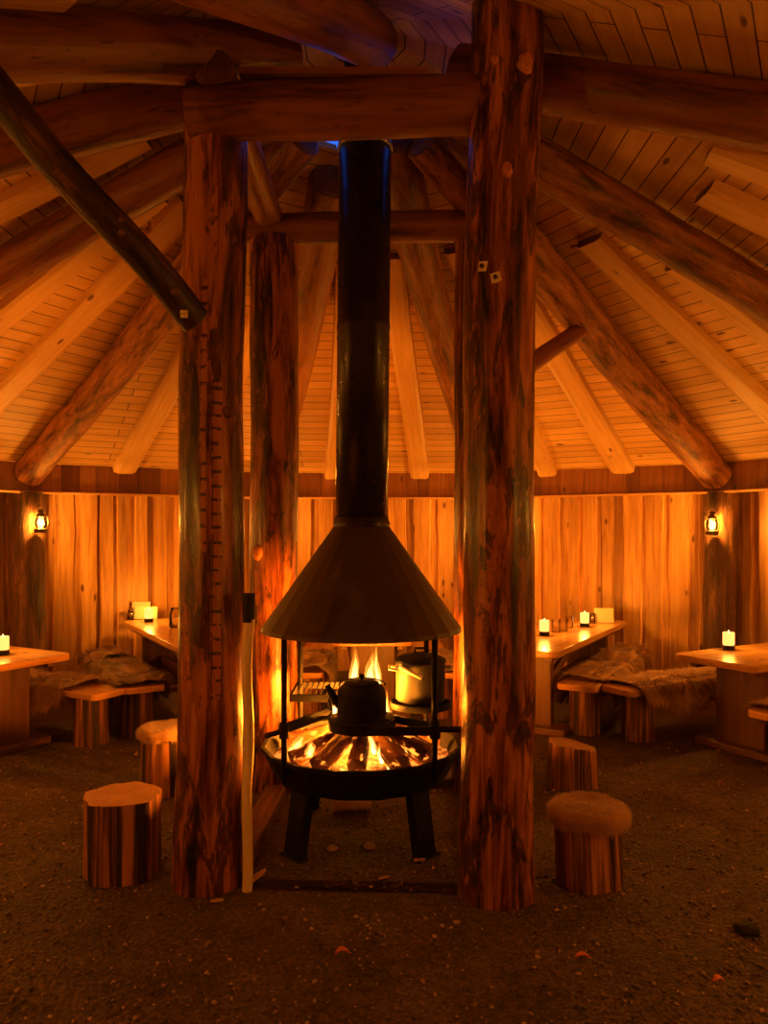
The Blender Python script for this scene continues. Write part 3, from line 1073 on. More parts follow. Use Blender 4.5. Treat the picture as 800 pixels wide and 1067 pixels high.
E0 = px(204, 334, 3.22)
E1 = px(-24, 72, 2.62)
brace('dark bark log brace bolted to the left front post, slanting up to the upper left', E0, E1, 0.066, 'darkbark', 71,
      [(0.06, -0.25, 0.015, 'washer'), (0.14, 0.25, 0.018, 'knot'), (0.40, 0.1, 0.012, 'knot'), (0.43, 0.55, 0.010, 'knot'), (0.66, -0.3, 0.010, 'knot')])
brace('short thin log brace from behind the right front post up to the dark rafter log', (0.70, 4.98, 2.52), pol(2.16, 45, 3.09), 0.062, 'beam', 72)

# ------------------------------------------------------------------ wall posts and lanterns
WPL = {45: 'dark bark wall post at the right carrying a lit lantern, below the rafter end',
       -45: 'dark bark wall post at the left carrying a lit lantern, below the rafter end'}
WHID = 'bark log wall post out of sight, standing at a corner of the boarded wall'
for i, deg in enumerate((45, -45, 15, -15, 75, -75, 105, -105, 135, -135)):
    m = MB()
    r_ = 4.80
    rad = 0.175 if deg == 45 else 0.19
    b0 = pol(r_, deg, -0.02)
    m.log(b0, pol(r_, deg, 2.0), rad, rad * 0.96, seed=80 + i, rough=0.06, nseg=30, flute=0.08)
    tag(m.build('wall_post', [M['wallbark'], M['darkend']], None, tuple(pol(r_, deg, 0))), WPL.get(deg, WHID), 'post', 'bark log wall posts')


def make_lantern(label, loc, rz):
    root = thing('lantern', label, 'lantern', loc, rz, 'lit lanterns hung on the wall posts')
    b = MB().lathe([(0, 0), (0.055, 0), (0.060, 0.008), (0.060, 0.035), (0.045, 0.048), (0, 0.048)], nseg=24)
    b.build('base', M['lantern'], root)
    gl = MB().lathe([(0.040, 0.048), (0.052, 0.075), (0.055, 0.105), (0.045, 0.145), (0.036, 0.155)], nseg=24)
    gl.f = gl.f[:-2]; gl.uv = gl.uv[:len(gl.uv) - 48]; gl.mi = gl.mi[:-2]; gl.tint = gl.tint[:-2]; gl.sm = gl.sm[:-2]
    gl.build('glass', M['glass'], root)
    fl = MB().lathe([(0.0, 0.05), (0.018, 0.06), (0.026, 0.085), (0.018, 0.115), (0.0, 0.145)], nseg=14)
    fl.build('flame', M['lampglow'], root)
    t = MB().lathe([(0.036, 0.155), (0.045, 0.158), (0.040, 0.175), (0.025, 0.19), (0.025, 0.205), (0.034, 0.208), (0.02, 0.225), (0, 0.228)], nseg=24)
    t.build('cap', M['lantern'], root)
    w = MB()
    for s in (-1, 1):
        w.tube([(s * 0.058, 0, 0.02), (s * 0.068, 0, 0.08), (s * 0.062, 0, 0.15), (s * 0.036, 0, 0.17)], 0.0045, 8)
    w.build('frame', M['lantern'], root)
    h = MB().tube([(0.062 * math.cos(a), 0, 0.165 + 0.10 * math.sin(a)) for a in [PI * k / 12 for k in range(13)]], 0.0025, 6)
    h.tube([(0, 0.0, 0.265), (0, 0.07, 0.268)], 0.004, 6)
    h.build('handle', M['lantern'], root)
    return root


LZ = 1.585
proto = None
for deg in (45, -45, 15, -15, 75, -75, 105, -105, 135, -135):  # side and front lanterns are unseen, added to light post fronts and floor
    v = 0.045 if deg == -45 else (0.01 if deg == 45 else 0)
    loc = pol(4.80 - 0.255, deg, LZ + (0.02 if deg == -45 else 0), v)
    lb = {45: 'small lit lantern hanging on the right wall post', -45: 'small lit lantern hanging on the left wall post'}.get(deg, 'small lit lantern out of sight on a hidden wall post')
    rz = -math.radians(deg)
    if proto is None:
        proto = make_lantern(lb, loc, rz)
        ln_ = proto
    else:
        ln_ = dup(proto, loc, rz, lb)
lan_objs = [o for o in bpy.data.objects if o.name.startswith('lantern') and o.type == 'EMPTY']
for o in lan_objs:
    lamp('lantern_light', (0, -0.0, 0.10), P_LANTERN * (1.4 if o.location.y < 4.0 else 0.9), C_LAMP, 0.03, o)  # unseen camera-side lanterns run stronger to fill the post fronts

# ------------------------------------------------------------------ fireplace
FC = Vector((-0.12, 4.12, 0))
fp = thing('fireplace', 'round steel fireplace with conical hood and black chimney pipe between the log posts', 'fireplace', FC)
NF = 16
NH = 28
PH = PI / 16
# bowl
b = MB()
b.lathe([(0.0, 0.312), (0.41, 0.308), (0.455, 0.322), (0.525, 0.46), (0.535, 0.465), (0.535, 0.485), (0.515, 0.485), (0.445, 0.345), (0.0, 0.33)], nseg=NF, smooth=False, phase=PH)
b.build('fire_bowl', M['iron'], fp)
for a in (45, 135, 225, 315):
    ca, sa = math.cos(math.radians(a)), math.sin(math.radians(a))
    m = MB()
    m.bar((0.40 * ca, 0.40 * sa, 0.33), (0.455 * ca, 0.455 * sa, -0.01), 0.125, 0.05, up=(ca, sa, 0))
    m.bar((0.43 * ca, 0.43 * sa, 0.002), (0.49 * ca, 0.49 * sa, 0.002), 0.16, 0.012)
    m.build('leg', M['iron'], fp, bevel=0.004)
    m = MB()
    x, y = 0.520 * ca, 0.520 * sa
    m.tube([(x, y, 0.38), (x, y, 1.10)], 0.0145, 12)
    m.build('upright_rod', M['iron'], fp)
# hood
h = MB()
h.lathe([(0.148, 1.640), (0.530, 1.105), (0.536, 1.085), (0.526, 1.085), (0.138, 1.625)], nseg=NH, smooth=False, phase=PI / 28)
del h.f[-2:]
h.uv = h.uv[:-2 * NH]; h.mi = h.mi[:-2]; h.tint = h.tint[:-2]; h.sm = h.sm[:-2]
h.build('hood', M['hood'], fp)
c = MB().lathe([(0.148, 1.63), (0.151, 1.638), (0.151, 1.665), (0.146, 1.672), (0.146, 1.685), (0.141, 1.69)], nseg=40)
c.build('collar', M['pipe'], fp)
riv = MB()
for k in range(20):
    a = 2 * PI * k / 20
    riv.lathe([(0, 0), (0.006, 0.0), (0.004, 0.006), (0, 0.007)], (0.151 * math.cos(a), 0.149 * math.sin(a), 1.65), 8)
riv.build('rivets', M['pipe'], fp)
p = MB()
LEAN = 0.02
prof = []
for z in (1.685, 2.69, 2.70, 2.715, 2.725, 3.67):
    r = 0.1405
    if z in (2.70, 2.715):
        r = 0.1435
    prof.append((r, z))
p.lathe(prof, nseg=48)
p.v = [(x + LEAN * (z - 1.7) / 2, y, z) for x, y, z in p.v]
p.build('chimney_pipe', M['pipe'], fp)
p = MB().lathe([(0.118, 3.64), (0.118, 5.0)], nseg=40)
p.v = [(x + LEAN * (z - 1.7) / 2, y, z) for x, y, z in p.v]
p.build('upper_pipe', M['pipe'], fp)
p = MB().lathe([(0.141, 3.655), (0.146, 3.655), (0.146, 3.685), (0.120, 3.690), (0.120, 3.675)], nseg=40)
p.v = [(x + LEAN * (z - 1.7) / 2, y, z) for x, y, z in p.v]
p.build('pipe_ring', M['ring'], fp)

# swing grills (pivot on the rods)
def grill_ring(mb, c, r, z0, z1):
    prof = [(r, z0), (r, z1), (r - 0.012, z1), (r - 0.012, z0), (r, z0)]
    mb.lathe(prof, c, 40)


gr = MB()
rc = Vector((0.005, -0.15, 0))
R1 = 0.175
grill_ring(gr, rc, R1, 0.595, 0.648)
for k in range(9):
    y = -R1 * 0.9 + R1 * 1.8 * k / 8
    hw = math.sqrt(R1 * R1 - y * y) - 0.004
    gr.bar(rc + Vector((-hw, y, 0.648)), rc + Vector((hw, y, 0.648)), 0.009, 0.009)
pr = Vector((0.520 * math.cos(-PI / 4), 0.520 * math.sin(-PI / 4), 0))
gr.bar(rc + Vector((0.03, -R1 + 0.004, 0.622)), pr + Vector((0.0, -0.022, 0.640)), 0.014, 0.044)
gr.bar(rc + Vector((0.09, R1 - 0.03, 0.632)), pr + Vector((0.0, 0.02, 0.645)), 0.014, 0.044)
gr.build('front_grill', M['iron'], fp, bevel=0.002)
gh = MB()
gh.tube([pr + Vector((-0.03, 0, 0.645)), pr + Vector((0.13, 0.01, 0.640))], 0.015, 10)
gh.lathe([(0.026, 0.60), (0.026, 0.685)], pr, 16)
gh.build('grill_handle', M['iron'], fp)
# rear left grill: square tray of bars on a flat arm that ends in a short handle
gr = MB()
pl = Vector((-0.520 * math.cos(PI / 4), -0.520 * math.sin(PI / 4), 0))
rl = Vector((-0.20, 0.26, 0.70))
gr.bar(pl + Vector((-0.02, -0.005, 0.64)), Vector((-0.155, -0.08, 0.665)), 0.014, 0.05)
gr.bar(Vector((-0.155, -0.08, 0.665)), rl + Vector((0.02, -0.18, -0.02)), 0.014, 0.03)
for s in (-1, 1):
    gr.bar(rl + Vector((-0.19, s * 0.18, 0)), rl + Vector((0.19, s * 0.18, 0)), 0.014, 0.04)
    gr.bar(rl + Vector((s * 0.19, -0.18, 0)), rl + Vector((s * 0.19, 0.18, 0)), 0.014, 0.04)
for k in range(1, 12):
    gr.tube([rl + Vector((-0.19 + 0.38 * k / 12, -0.18, 0.015)), rl + Vector((-0.19 + 0.38 * k / 12, 0.18, 0.015))], 0.004, 6)
gr.tube([rl + Vector((0.08, -0.17, 0.02)), rl + Vector((0.08, -0.19, 0.085)), rl + Vector((0.14, -0.19, 0.085)), rl + Vector((0.14, -0.17, 0.02))], 0.004, 6)
gr.build('rear_grill', M['iron'], fp, bevel=0.002)
gh = MB()
gh.tube([pl + Vector((-0.09, -0.03, 0.618)), pl + Vector((0.02, 0.0, 0.642))], 0.013, 10)
gh.lathe([(0.024, 0.60), (0.024, 0.675)], pl, 16)
gh.build('grill_handle', M['iron'], fp)
# rear right grill plate carrying the pot
gr = MB()
rr = Vector((0.325, 0.20, 0))
grill_ring(gr, rr, 0.17, 0.625, 0.66)
for k in range(8):
    y = -0.145 + 0.29 * k / 7
    hw = math.sqrt(0.17 ** 2 - y * y) - 0.004
    gr.bar(rr + Vector((-hw, y, 0.656)), rr + Vector((hw, y, 0.656)), 0.010, 0.010)
gr.bar(rr + Vector((0.0, 0.16, 0.643)), Vector((0.368, 0.368, 0.643)), 0.016, 0.03)
gr.build('pot_grill', M['iron'], fp, bevel=0.002)

# kettle
ke = thing('kettle', 'sooty black coffee kettle standing on the grill over the fire', 'kettle', FC + rc + Vector((0.0, 0.0, 0.653)))
k = MB().lathe([(0, 0.0), (0.118, 0.0), (0.127, 0.010), (0.127, 0.10), (0.122, 0.135), (0.108, 0.160), (0.085, 0.172), (0.0, 0.174)], nseg=40)
k.build('body', M['iron'], ke)
k = MB().lathe([(0.088, 0.168), (0.090, 0.178), (0.060, 0.190), (0, 0.194)], nseg=32)
lid = k.build('lid', M['iron'], ke)
MB().lathe([(0.006, 0.190), (0.006, 0.200), (0.016, 0.206), (0.014, 0.218), (0, 0.222)], nseg=16).build('knob', M['iron'], lid)
k = MB().tube([(-0.10, 0, 0.06), (-0.135, -0.01, 0.085), (-0.155, -0.015, 0.125), (-0.178, -0.02, 0.165)], [0.032, 0.026, 0.018, 0.014], 14)
k.build('spout', M['iron'], ke)
k = MB().tube([(0.119 * math.cos(a), 0.03 + 0.12 * math.sin(a), 0.16 + 0.012 * math.sin(a)) for a in [PI * q / 16 for q in range(17)]], 0.005, 8)
k.build('handle', M['iron'], ke)

# pot on the rear right grill
po = thing('cooking_pot', 'tall steel cooking pot with lid behind the right rod of the fireplace', 'pot', FC + rr + Vector((0, 0, 0.661)))
k = MB().lathe([(0, 0), (0.128, 0), (0.138, 0.012), (0.140, 0.215), (0.146, 0.222), (0.142, 0.228), (0.132, 0.225)], nseg=40)
k.build('body', M['potmetal'], po)
k = MB().lathe([(0.144, 0.226), (0.142, 0.236), (0.10, 0.258), (0.03, 0.270), (0, 0.271)], nseg=40)
lid = k.build('lid', M['iron'], po)
MB().tube([(-0.03, 0, 0.268), (-0.03, 0, 0.295), (0.03, 0, 0.295), (0.03, 0, 0.268)], 0.007, 8).build('lid_grip', M['iron'], lid)
for s in (-1, 1):
    k = MB().tube([(s * 0.16 * math.cos(q), -0.16 * abs(math.sin(q)) - 0.0, 0.18) for q in ()] or [(s * 0.130, -0.05, 0.18), (s * 0.175, -0.05, 0.185), (s * 0.175, 0.05, 0.185), (s * 0.130, 0.05, 0.18)], 0.008, 8)
    tag(k.build('handle', M['zinc'], po), 'pale metal handle')
k = MB().tube([(-0.115, -0.095, 0.205), (-0.06, -0.15, 0.185), (0.0, -0.17, 0.160)], 0.012, 10)
tag(k.build('ladle_handle', M['zinc'], po), 'pale metal bail grip')

# ember bed, firewood and flames
e = MB()
n = 40
vs, fs, uvs = [], [], []
rmax = 0.468
rings = 16
for j in range(rings + 1):
    r = rmax * j / rings
    for i in range(n):
        a = 2 * PI * i / n
        z = 0.415 + 0.035 * (1 - (r / rmax) ** 2) + 0.022 * mnoise.noise((r * math.cos(a) * 13, r * math.sin(a) * 13, 2)) + 0.012 * mnoise.noise((r * math.cos(a) * 40, r * math.sin(a) * 40, 5))
        vs.append((r * math.cos(a), r * math.sin(a), z))
for j in range(rings):
    for i in range(n):
        q = (i + 1) % n
        f = (j * n + i, j * n + q, (j + 1) * n + q, (j + 1) * n + i)
        fs.append(f)
        uvs.append([(vs[t][0], vs[t][1]) for t in f])
rim = [(v[0] * 0.86, v[1] * 0.86, 0.348) for v in vs[-n:]]
vs2 = vs + rim
for i in range(n):
    q = (i + 1) % n
    f = (rings * n + i, rings * n + q, (rings + 1) * n + q, (rings + 1) * n + i)
    fs.append(f)
    uvs.append([(0, 0)] * 4)
e.add([Vector(v) + FC for v in vs2], fs, uvs, 0, 0.5, True)
tag(e.build('ember_bed', M['ember'], None, tuple(FC + Vector((0, 0, 0.4)))), 'bed of glowing orange embers filling the fire bowl', 'embers', None, 'stuff')

WOOD = [(-62, 0.44, 0.06, 'split firewood leaning in from the front right of the fire, dark and charred'),
        (-92, 0.40, 0.05, 'split firewood pointing straight out at the front of the fire'),
        (-118, 0.42, 0.055, 'long split firewood leaning in from the front left of the fire'),
        (-142, 0.43, 0.045, 'thin split firewood leaning in at the left of the fire'),
        (-35, 0.43, 0.06, 'thick reddish block of firewood at the right of the fire'),
        (10, 0.42, 0.05, 'split firewood lying at the far right behind the flames'),
        (165, 0.44, 0.04, 'thin firewood stick lying to the far left in the embers'),
        (80, 0.40, 0.05, 'split firewood leaning in from the rear of the fire')]
for i, (a, r, w, lb) in enumerate(WOOD):
    ca, sa = math.cos(math.radians(a)), math.sin(math.radians(a))
    p0 = FC + Vector((r * ca, r * sa, 0.455 + w * 0.25))
    p1 = FC + Vector((0.07 * ca - 0.02 * sa, 0.07 * sa + 0.02 * ca, 0.575 + 0.01 * (i % 3)))
    m = MB()
    m.log(p0, p1, w, w * 0.85, seed=110 + i, rough=0.12, nseg=9, nlen=8, cap_mi=0, flute=0.2)
    tag(m.build('firewood', M['char'], None, tuple(p0)), lb, 'firewood', 'burning firewood in the bowl')

fire = thing('fire', 'bright yellow flames burning among the logs under and behind the kettle', 'fire', FC + Vector((0, 0, 0.45)))


def flame(x, y, z, h_, w, seed, core=True, lean=(0, 0)):
    for kind, sc in (('flame_outer', 1.0), ('flame_core', 0.62)):
        if kind == 'flame_core' and not core:
            continue
        m = MB()
        rows, ns = 14, 10
        vs, fs, uvs = [], [], []
        for j in range(rows + 1):
            t = j / rows
            r = w * sc * (math.sin(PI * min(1, (t * 0.92 + 0.10)) ** 0.75) ** 0.9) * (1 - t) ** 0.35 if t < 1 else 0.0005
            wob = w * 1.1 * t
            cx = x + lean[0] * t + wob * mnoise.noise((seed * 3.1, t * 2.6, 0))
            cy = y + lean[1] * t + wob * mnoise.noise((seed * 3.1, t * 2.6, 5))
            for i in range(ns):
                a = 2 * PI * i / ns
                rr_ = max(0.0005, r * (1 + 0.45 * mnoise.noise((math.cos(a) + seed, math.sin(a), t * 4))))
                vs.append((cx + rr_ * math.cos(a), cy + rr_ * math.sin(a), z + h_ * (0.8 if sc < 1 else 1) * t))
        for j in range(rows):
            for i in range(ns):
                q = (i + 1) % ns
                fs.append((j * ns + i, j * ns + q, (j + 1) * ns + q, (j + 1) * ns + i))
                uvs.append([(0, j / rows), (0, j / rows), (0, (j + 1) / rows), (0, (j + 1) / rows)])
        m.add(vs, fs, uvs, 0, 0.5, True)
        m.build('flame', M[kind], fire)


FL = [(-0.035, 0.07, 0.28, 0.27, 0.035), (0.045, 0.06, 0.27, 0.27, 0.036), (0.09, 0.13, 0.26, 0.32, 0.022), (0.145, -0.04, 0.10, 0.26, 0.016), (-0.15, 0.04, 0.17, 0.14, 0.020),
      (-0.31, -0.23, 0.02, 0.13, 0.036), (-0.26, -0.24, 0.02, 0.10, 0.032), (-0.35, -0.20, 0.02, 0.08, 0.026),
      (0.02, -0.20, 0.02, 0.16, 0.030), (-0.015, -0.24, 0.0, 0.15, 0.024), (0.07, -0.22, 0.03, 0.13, 0.022), (0.11, -0.28, 0.0, 0.12, 0.016),
      (-0.07, -0.40, -0.02, 0.05, 0.020), (0.15, -0.36, -0.02, 0.07, 0.014), (-0.11, -0.24, 0.02, 0.12, 0.014), (0.20, -0.16, 0.0, 0.13, 0.014),
      (0.24, -0.22, 0.0, 0.10, 0.012), (-0.20, -0.08, 0.0, 0.14, 0.018), (0.0, 0.05, 0.05, 0.28, 0.06), (0.16, 0.05, 0.02, 0.2, 0.03), (-0.12, 0.15, 0.05, 0.2, 0.03)]
for i, (x, y, z, hh, w) in enumerate(FL):
    flame(x, y, z, hh, w, i + 1.37, True, (random.uniform(-0.02, 0.02), random.uniform(-0.02, 0.02)))
for loc, f in (((-0.03, -0.16, 0.11), 0.36), ((-0.08, 0.16, 0.13), 0.46), ((-0.16, -0.08, 0.08), 0.09), ((0.15, -0.08, 0.08), 0.09)):
    lamp('fire_light', loc, P_FIRE * f, C_FIRE, 0.09, fire)

# kerb of low timbers round the fire
KG = 'low kerb timbers set in the ground around the fire'
for (a, b_, lb) in (((-0.64, 3.50), (0.34, 3.46), 'low kerb timber in front of the fireplace between the two front posts'),
                    ((-0.70, 3.70), (-0.66, 4.72), 'low kerb timber on the left of the fireplace between the left posts'),
                    ((0.52, 3.60), (0.56, 4.72), 'low kerb timber on the right of the fireplace between the right posts'),
                    ((-0.56, 4.88), (0.44, 4.88), 'low kerb timber behind the fireplace between the rear posts')):
    m = MB()
    z = 0.010 if a[1] == 3.50 else 0.04
    m.bar((a[0], a[1], z - 0.02), (b_[0], b_[1], z - 0.02), 0.13, z * 2)
    tag(m.build('kerb_timber', M['wallbark'], None, (a[0], a[1], 0), bevel=0.015), lb, 'timber', KG)
m = MB()  # billet put in place of a bright lit opening under the bowl
m.log((-0.29, 4.42, 0.055), (-0.08, 4.44, 0.055), 0.055, 0.05, seed=131, rough=0.1, nseg=12)
tag(m.build('firewood', [M['chip'], M['endgrain']], None, (-0.29, 4.42, 0)), 'pale wood billet standing in for a bright opening under the fire bowl', 'firewood')

# leaning stick
s0, s1 = px(257, 923, 3.44), px(259, 628, 3.36)
s0.z = 0.0
stick = thing('walking_stick', 'slender pale birch stick with a black grip leaning on the left front post', 'stick', s0)
m = MB()
m.log(Vector((0, 0, -0.01)), (s1 - s0) * 0.945, 0.022, 0.024, seed=141, rough=0.12, bow=0.03, nseg=14)
m.build('shaft', [M['birch'], M['endgrain']], stick)
m = MB()
m.log((s1 - s0) * 0.935, (s1 - s0) * 1.03, 0.027, 0.029, seed=142, rough=0.1, nseg=14, cap_mi=0)
tag(m.build('grip', M['cloth_black'], stick), 'black grip')


# ------------------------------------------------------------------ hides
def blades(mb, pts, nrms, dirs, uvs, length, width, rnd, mi=0):
    for p, nr, d, uv in zip(pts, nrms, dirs, uvs):
        ln_ = length * rnd.uniform(0.6, 1.25)
        t = (d * rnd.uniform(0.7, 1.0) + nr * rnd.uniform(0.15, 0.5) + Vector((rnd.uniform(-.25, .25), rnd.uniform(-.25, .25), rnd.uniform(-.2, .1)))).normalized()
        s = t.cross(nr)
        if s.length < 1e-4:
            continue
        s.normalize()
        a = p - s * width
        b_ = p + s * width
        mid = p + t * ln_ * 0.55 + nr * 0.004
        tip = p + t * ln_ - Vector((0, 0, 0.006))
        mb.add([a, b_, mid + s * width * 0.6, mid - s * width * 0.6, tip], [(0, 1, 2, 3), (3, 2, 4)], [[uv] * 4, [uv] * 3], mi, 0.5, True)


def hide_mesh(Lh, W, seed, seat_half=0.16, nb=5200, hump=0.03):
    """a hide thrown over a bench: local x along the bench, z = 0 on the seat"""
    rnd = random.Random(seed)
    nx, ny = 36, 24
    mb = MB()

    def P(u, v):
        x = -Lh / 2 + Lh * u
        edge = 0.85 + 0.30 * mnoise.noise((seed, u * 4.5, 1)) + 0.14 * mnoise.noise((seed, u * 13, 4))
        edge *= 0.55 + 0.45 * min(1, 6 * min(u, 1 - u) + 0.15)
        s = (v - 0.5) * W * edge
        x += 0.06 * mnoise.noise((seed + 5, v * 3, 2)) * (abs(u - 0.5) * 2)
        R = 0.05
        a = abs(s)
        sg = 1 if s >= 0 else -1
        flat = seat_half - R + 0.02
        if a < flat:
            y, z = a, 0.022
        elif a < flat + R * PI / 2:
            th = (a - flat) / R
            y, z = flat + R * math.sin(th), 0.022 - R * (1 - math.cos(th))
        else:
            dd = a - flat - R * PI / 2
            y, z = flat + R + 0.10 * dd, 0.022 - R - dd
        wv = 0.020 * mnoise.noise((x * 6, s * 7, seed)) + 0.012 * mnoise.noise((x * 14, s * 14, seed))
        z += hump * max(0, mnoise.noise((x * 3.2, s * 3, seed + 3)) + 0.2) * (1 if a < flat else 0.3)
        if a < flat:
            z += abs(wv) * 0.8
        else:
            y += abs(wv) + 0.02
        return Vector((x, sg * y, z))
    vs, fs, uvs = [], [], []
    for j in range(ny + 1):
        for i in range(nx + 1):
            vs.append(P(i / nx, j / ny))
    uvf = lambda i, j: (i / nx * Lh + seed, j / ny * W)
    for j in range(ny):
        for i in range(nx):
            f = (j * (nx + 1) + i, j * (nx + 1) + i + 1, (j + 1) * (nx + 1) + i + 1, (j + 1) * (nx + 1) + i)
            fs.append(f)
            uvs.append([uvf(i, j), uvf(i + 1, j), uvf(i + 1, j + 1), uvf(i, j + 1)])
    mb.add(vs, fs, uvs, 0, 0.5, True)
    pts, nr, dr, uu = [], [], [], []
    for _ in range(nb):
        u, v = rnd.uniform(0.0, 1.0), rnd.uniform(0.0, 1.0)
        p = P(u, v)
        q1, q2 = P(min(1, u + 0.01), v), P(u, min(1, v + 0.01))
        a_, b_ = (q1 - p), (q2 - p)
        if u > 0.985:
            a_ = p - P(u - 0.01, v)
        if v > 0.985:
            b_ = p - P(u, v - 0.01)
        n_ = a_.cross(b_)
        if n_.length < 1e-9:
            continue
        n_.normalize()
        if n_.z < -0.1:
            n_ = -n_
        sgn = 1 if v > 0.5 else -1
        d_ = (b_.normalized() * sgn * 0.8 + a_.normalized() * (0.5 * mnoise.noise((u * 3, v * 3, seed + 8)) - 0.25)).normalized()
        pts.append(p); nr.append(n_); dr.append(d_); uu.append((u * Lh + seed, v * W))
    blades(mb, pts, nr, dr, uu, 0.065, 0.0040, rnd)
    return mb


def place_hide(name, label, deg, r, v, z, Lh, W, seed, mat, rot=0.0, **kw):
    mb = hide_mesh(Lh, W, seed, **kw)
    o = mb.build(name, M[mat])
    so = o.modifiers.new('solid', 'SOLIDIFY') if False else None
    p = pol(r, deg, z, v)
    o.location = p
    o.rotation_euler = (0, 0, PI / 2 - math.radians(deg) + rot)
    return tag(o, label, 'hide', 'animal hides thrown over the benches')


# ------------------------------------------------------------------ tables and benches
TZ = 0.70
TL = 1.95


def round_rect(x0, x1, y0, y1, r, n=6, wav=0.0, seed=0):
    pts = []
    for cx, cy, a0 in ((x1 - r, y1 - r, 0), (x0 + r, y1 - r, 90), (x0 + r, y0 + r, 180), (x1 - r, y0 + r, 270)):
        for k in range(n + 1):
            a = math.radians(a0 + 90 * k / n)
            pts.append((cx + r * math.cos(a), cy + r * math.sin(a)))
    return pts


def make_table(label, loc, rz, TL):
    root = thing('plank_table', label, 'table', loc, rz, 'long pine plank tables set out from the wall')
    m = MB()
    hw = 0.34
    m.prism(round_rect(0, TL, -hw, hw, 0.07), TZ - 0.05, TZ)
    m.build('tabletop', M['table'], root, bevel=0.008)
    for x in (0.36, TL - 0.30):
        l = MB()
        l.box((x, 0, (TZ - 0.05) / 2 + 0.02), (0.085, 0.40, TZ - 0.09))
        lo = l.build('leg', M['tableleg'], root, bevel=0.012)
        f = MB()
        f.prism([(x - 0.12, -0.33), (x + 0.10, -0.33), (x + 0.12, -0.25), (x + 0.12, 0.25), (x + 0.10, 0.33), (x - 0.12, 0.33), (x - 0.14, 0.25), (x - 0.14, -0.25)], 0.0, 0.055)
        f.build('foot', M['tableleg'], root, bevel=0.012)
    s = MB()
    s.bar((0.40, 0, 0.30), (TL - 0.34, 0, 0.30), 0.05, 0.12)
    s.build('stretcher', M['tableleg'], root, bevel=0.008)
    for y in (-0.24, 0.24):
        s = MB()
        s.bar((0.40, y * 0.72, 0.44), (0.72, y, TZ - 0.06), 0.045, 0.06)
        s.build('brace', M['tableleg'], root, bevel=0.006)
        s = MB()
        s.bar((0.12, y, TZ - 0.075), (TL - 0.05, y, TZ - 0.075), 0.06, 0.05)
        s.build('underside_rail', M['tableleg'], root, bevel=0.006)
    return root


BZ = 0.42


def make_bench(label, loc, rz):
    root = thing('log_bench', label, 'bench', loc, rz, 'plank benches on log legs beside the tables')
    m = MB()
    m.prism(round_rect(0, 1.85, -0.16, 0.16, 0.05), BZ - 0.05, BZ)
    m.build('seat', M['table'], root, bevel=0.008)
    for i, x in enumerate((0.24, 1.58)):
        l = MB()
        l.log((x, 0, -0.01), (x, 0, BZ - 0.048), 0.125, 0.115, seed=150 + i, rough=0.1, nseg=20, flute=0.15)
        l.build('leg', [M['stump'], M['endgrain']], root)
    return root


def rzd(deg):
    return PI / 2 - math.radians(deg)


TAB = [
    (30, 2.18, 0.02, 'long plank table at the back right holding two glowing candles and glasses'),
    (-30, 2.20, 0.0, 'long plank table at the back left holding one candle and a handled jar'),
    (60, 2.80, 0.02, 'plank table at the right edge holding a single candle near its corner'),
    (-60, 2.78, 0.0, 'plank table cut off by the left edge, one candle on it'),
    (0, 2.35, 0.0, 'plank table straight behind the fireplace, hidden by the hood'),
]
protos = {}
for deg, r, v, lb in TAB:
    ln_t = 2.42 if abs(deg) == 30 else TL
    if ln_t not in protos:
        protos[ln_t] = make_table(lb, pol(r, deg, 0, v), rzd(deg), ln_t)
    else:
        dup(protos[ln_t], pol(r, deg, 0, v), rzd(deg), lb)
BEN = [
    (30, 2.42, 0.44, 'bench with its bare plank end beside the back right table, shaggy hide over the rest'),
    (60, 2.50, -0.60, 'bench between the two right hand tables, its brown hide hanging to the floor side'),
    (60, 2.72, 0.50, 'bench on the near side of the right edge table, cut off by the picture edge'),
    (-60, 2.50, 0.46, 'bench with a bare plank end on a stump, right of the left edge table'),
    (-30, 2.44, -0.60, 'bench beside the back left table, mostly covered by a dark hide'),
    (0, 2.40, -0.58, 'bench behind the fireplace seen through the fire on the left'),
    (0, 2.40, 0.56, 'bench behind the fireplace seen past the pot on the right'),
]
b0 = None
for deg, r, v, lb in BEN:
    if b0 is None:
        b0 = make_bench(lb, pol(r, deg, 0, v), rzd(deg))
    else:
        dup(b0, pol(r, deg, 0, v), rzd(deg), lb)

place_hide('reindeer_hide', 'shaggy tan brown hide over the bench at the back right, its flank hanging forward', 30, 3.18, 0.44, BZ, 1.15, 0.90, 3.1, 'fur_a')
place_hide('reindeer_hide', 'pale hide heaped on the far end of the back right bench by the wall', 30, 3.95, 0.44, BZ, 0.75, 0.80, 5.7, 'fur_c', hump=0.10)
place_hide('reindeer_hide', 'large brown hide over the bench between the two right hand tables', 60, 3.28, -0.60, BZ, 1.35, 0.80, 7.3, 'fur_a')
place_hide('reindeer_hide', 'hide on the bench at the right picture edge, a strip hanging off its end', 60, 3.42, 0.50, BZ, 1.20, 0.75, 9.9, 'fur_a')
place_hide('reindeer_hide', 'dark hide over the left bench, lying behind the bare plank end', -60, 3.42, 0.46, BZ, 1.20, 0.85, 11.2, 'fur_a')
place_hide('reindeer_hide', 'dark brown hide humped over the bench beside the back left table', -30, 3.22, -0.60, BZ, 1.45, 0.80, 13.6, 'fur_b', hump=0.07)
place_hide('reindeer_hide', 'pale edged hide on the far end of the back left bench by the wall', -30, 4.05, -0.60, BZ, 0.60, 0.75, 15.2, 'fur_c', hump=0.09)
place_hide('reindeer_hide', 'hide on the bench seen left of the kettle through the fire', 0, 2.95, -0.58, BZ, 1.10, 0.75, 17.4, 'fur_c', hump=0.10)
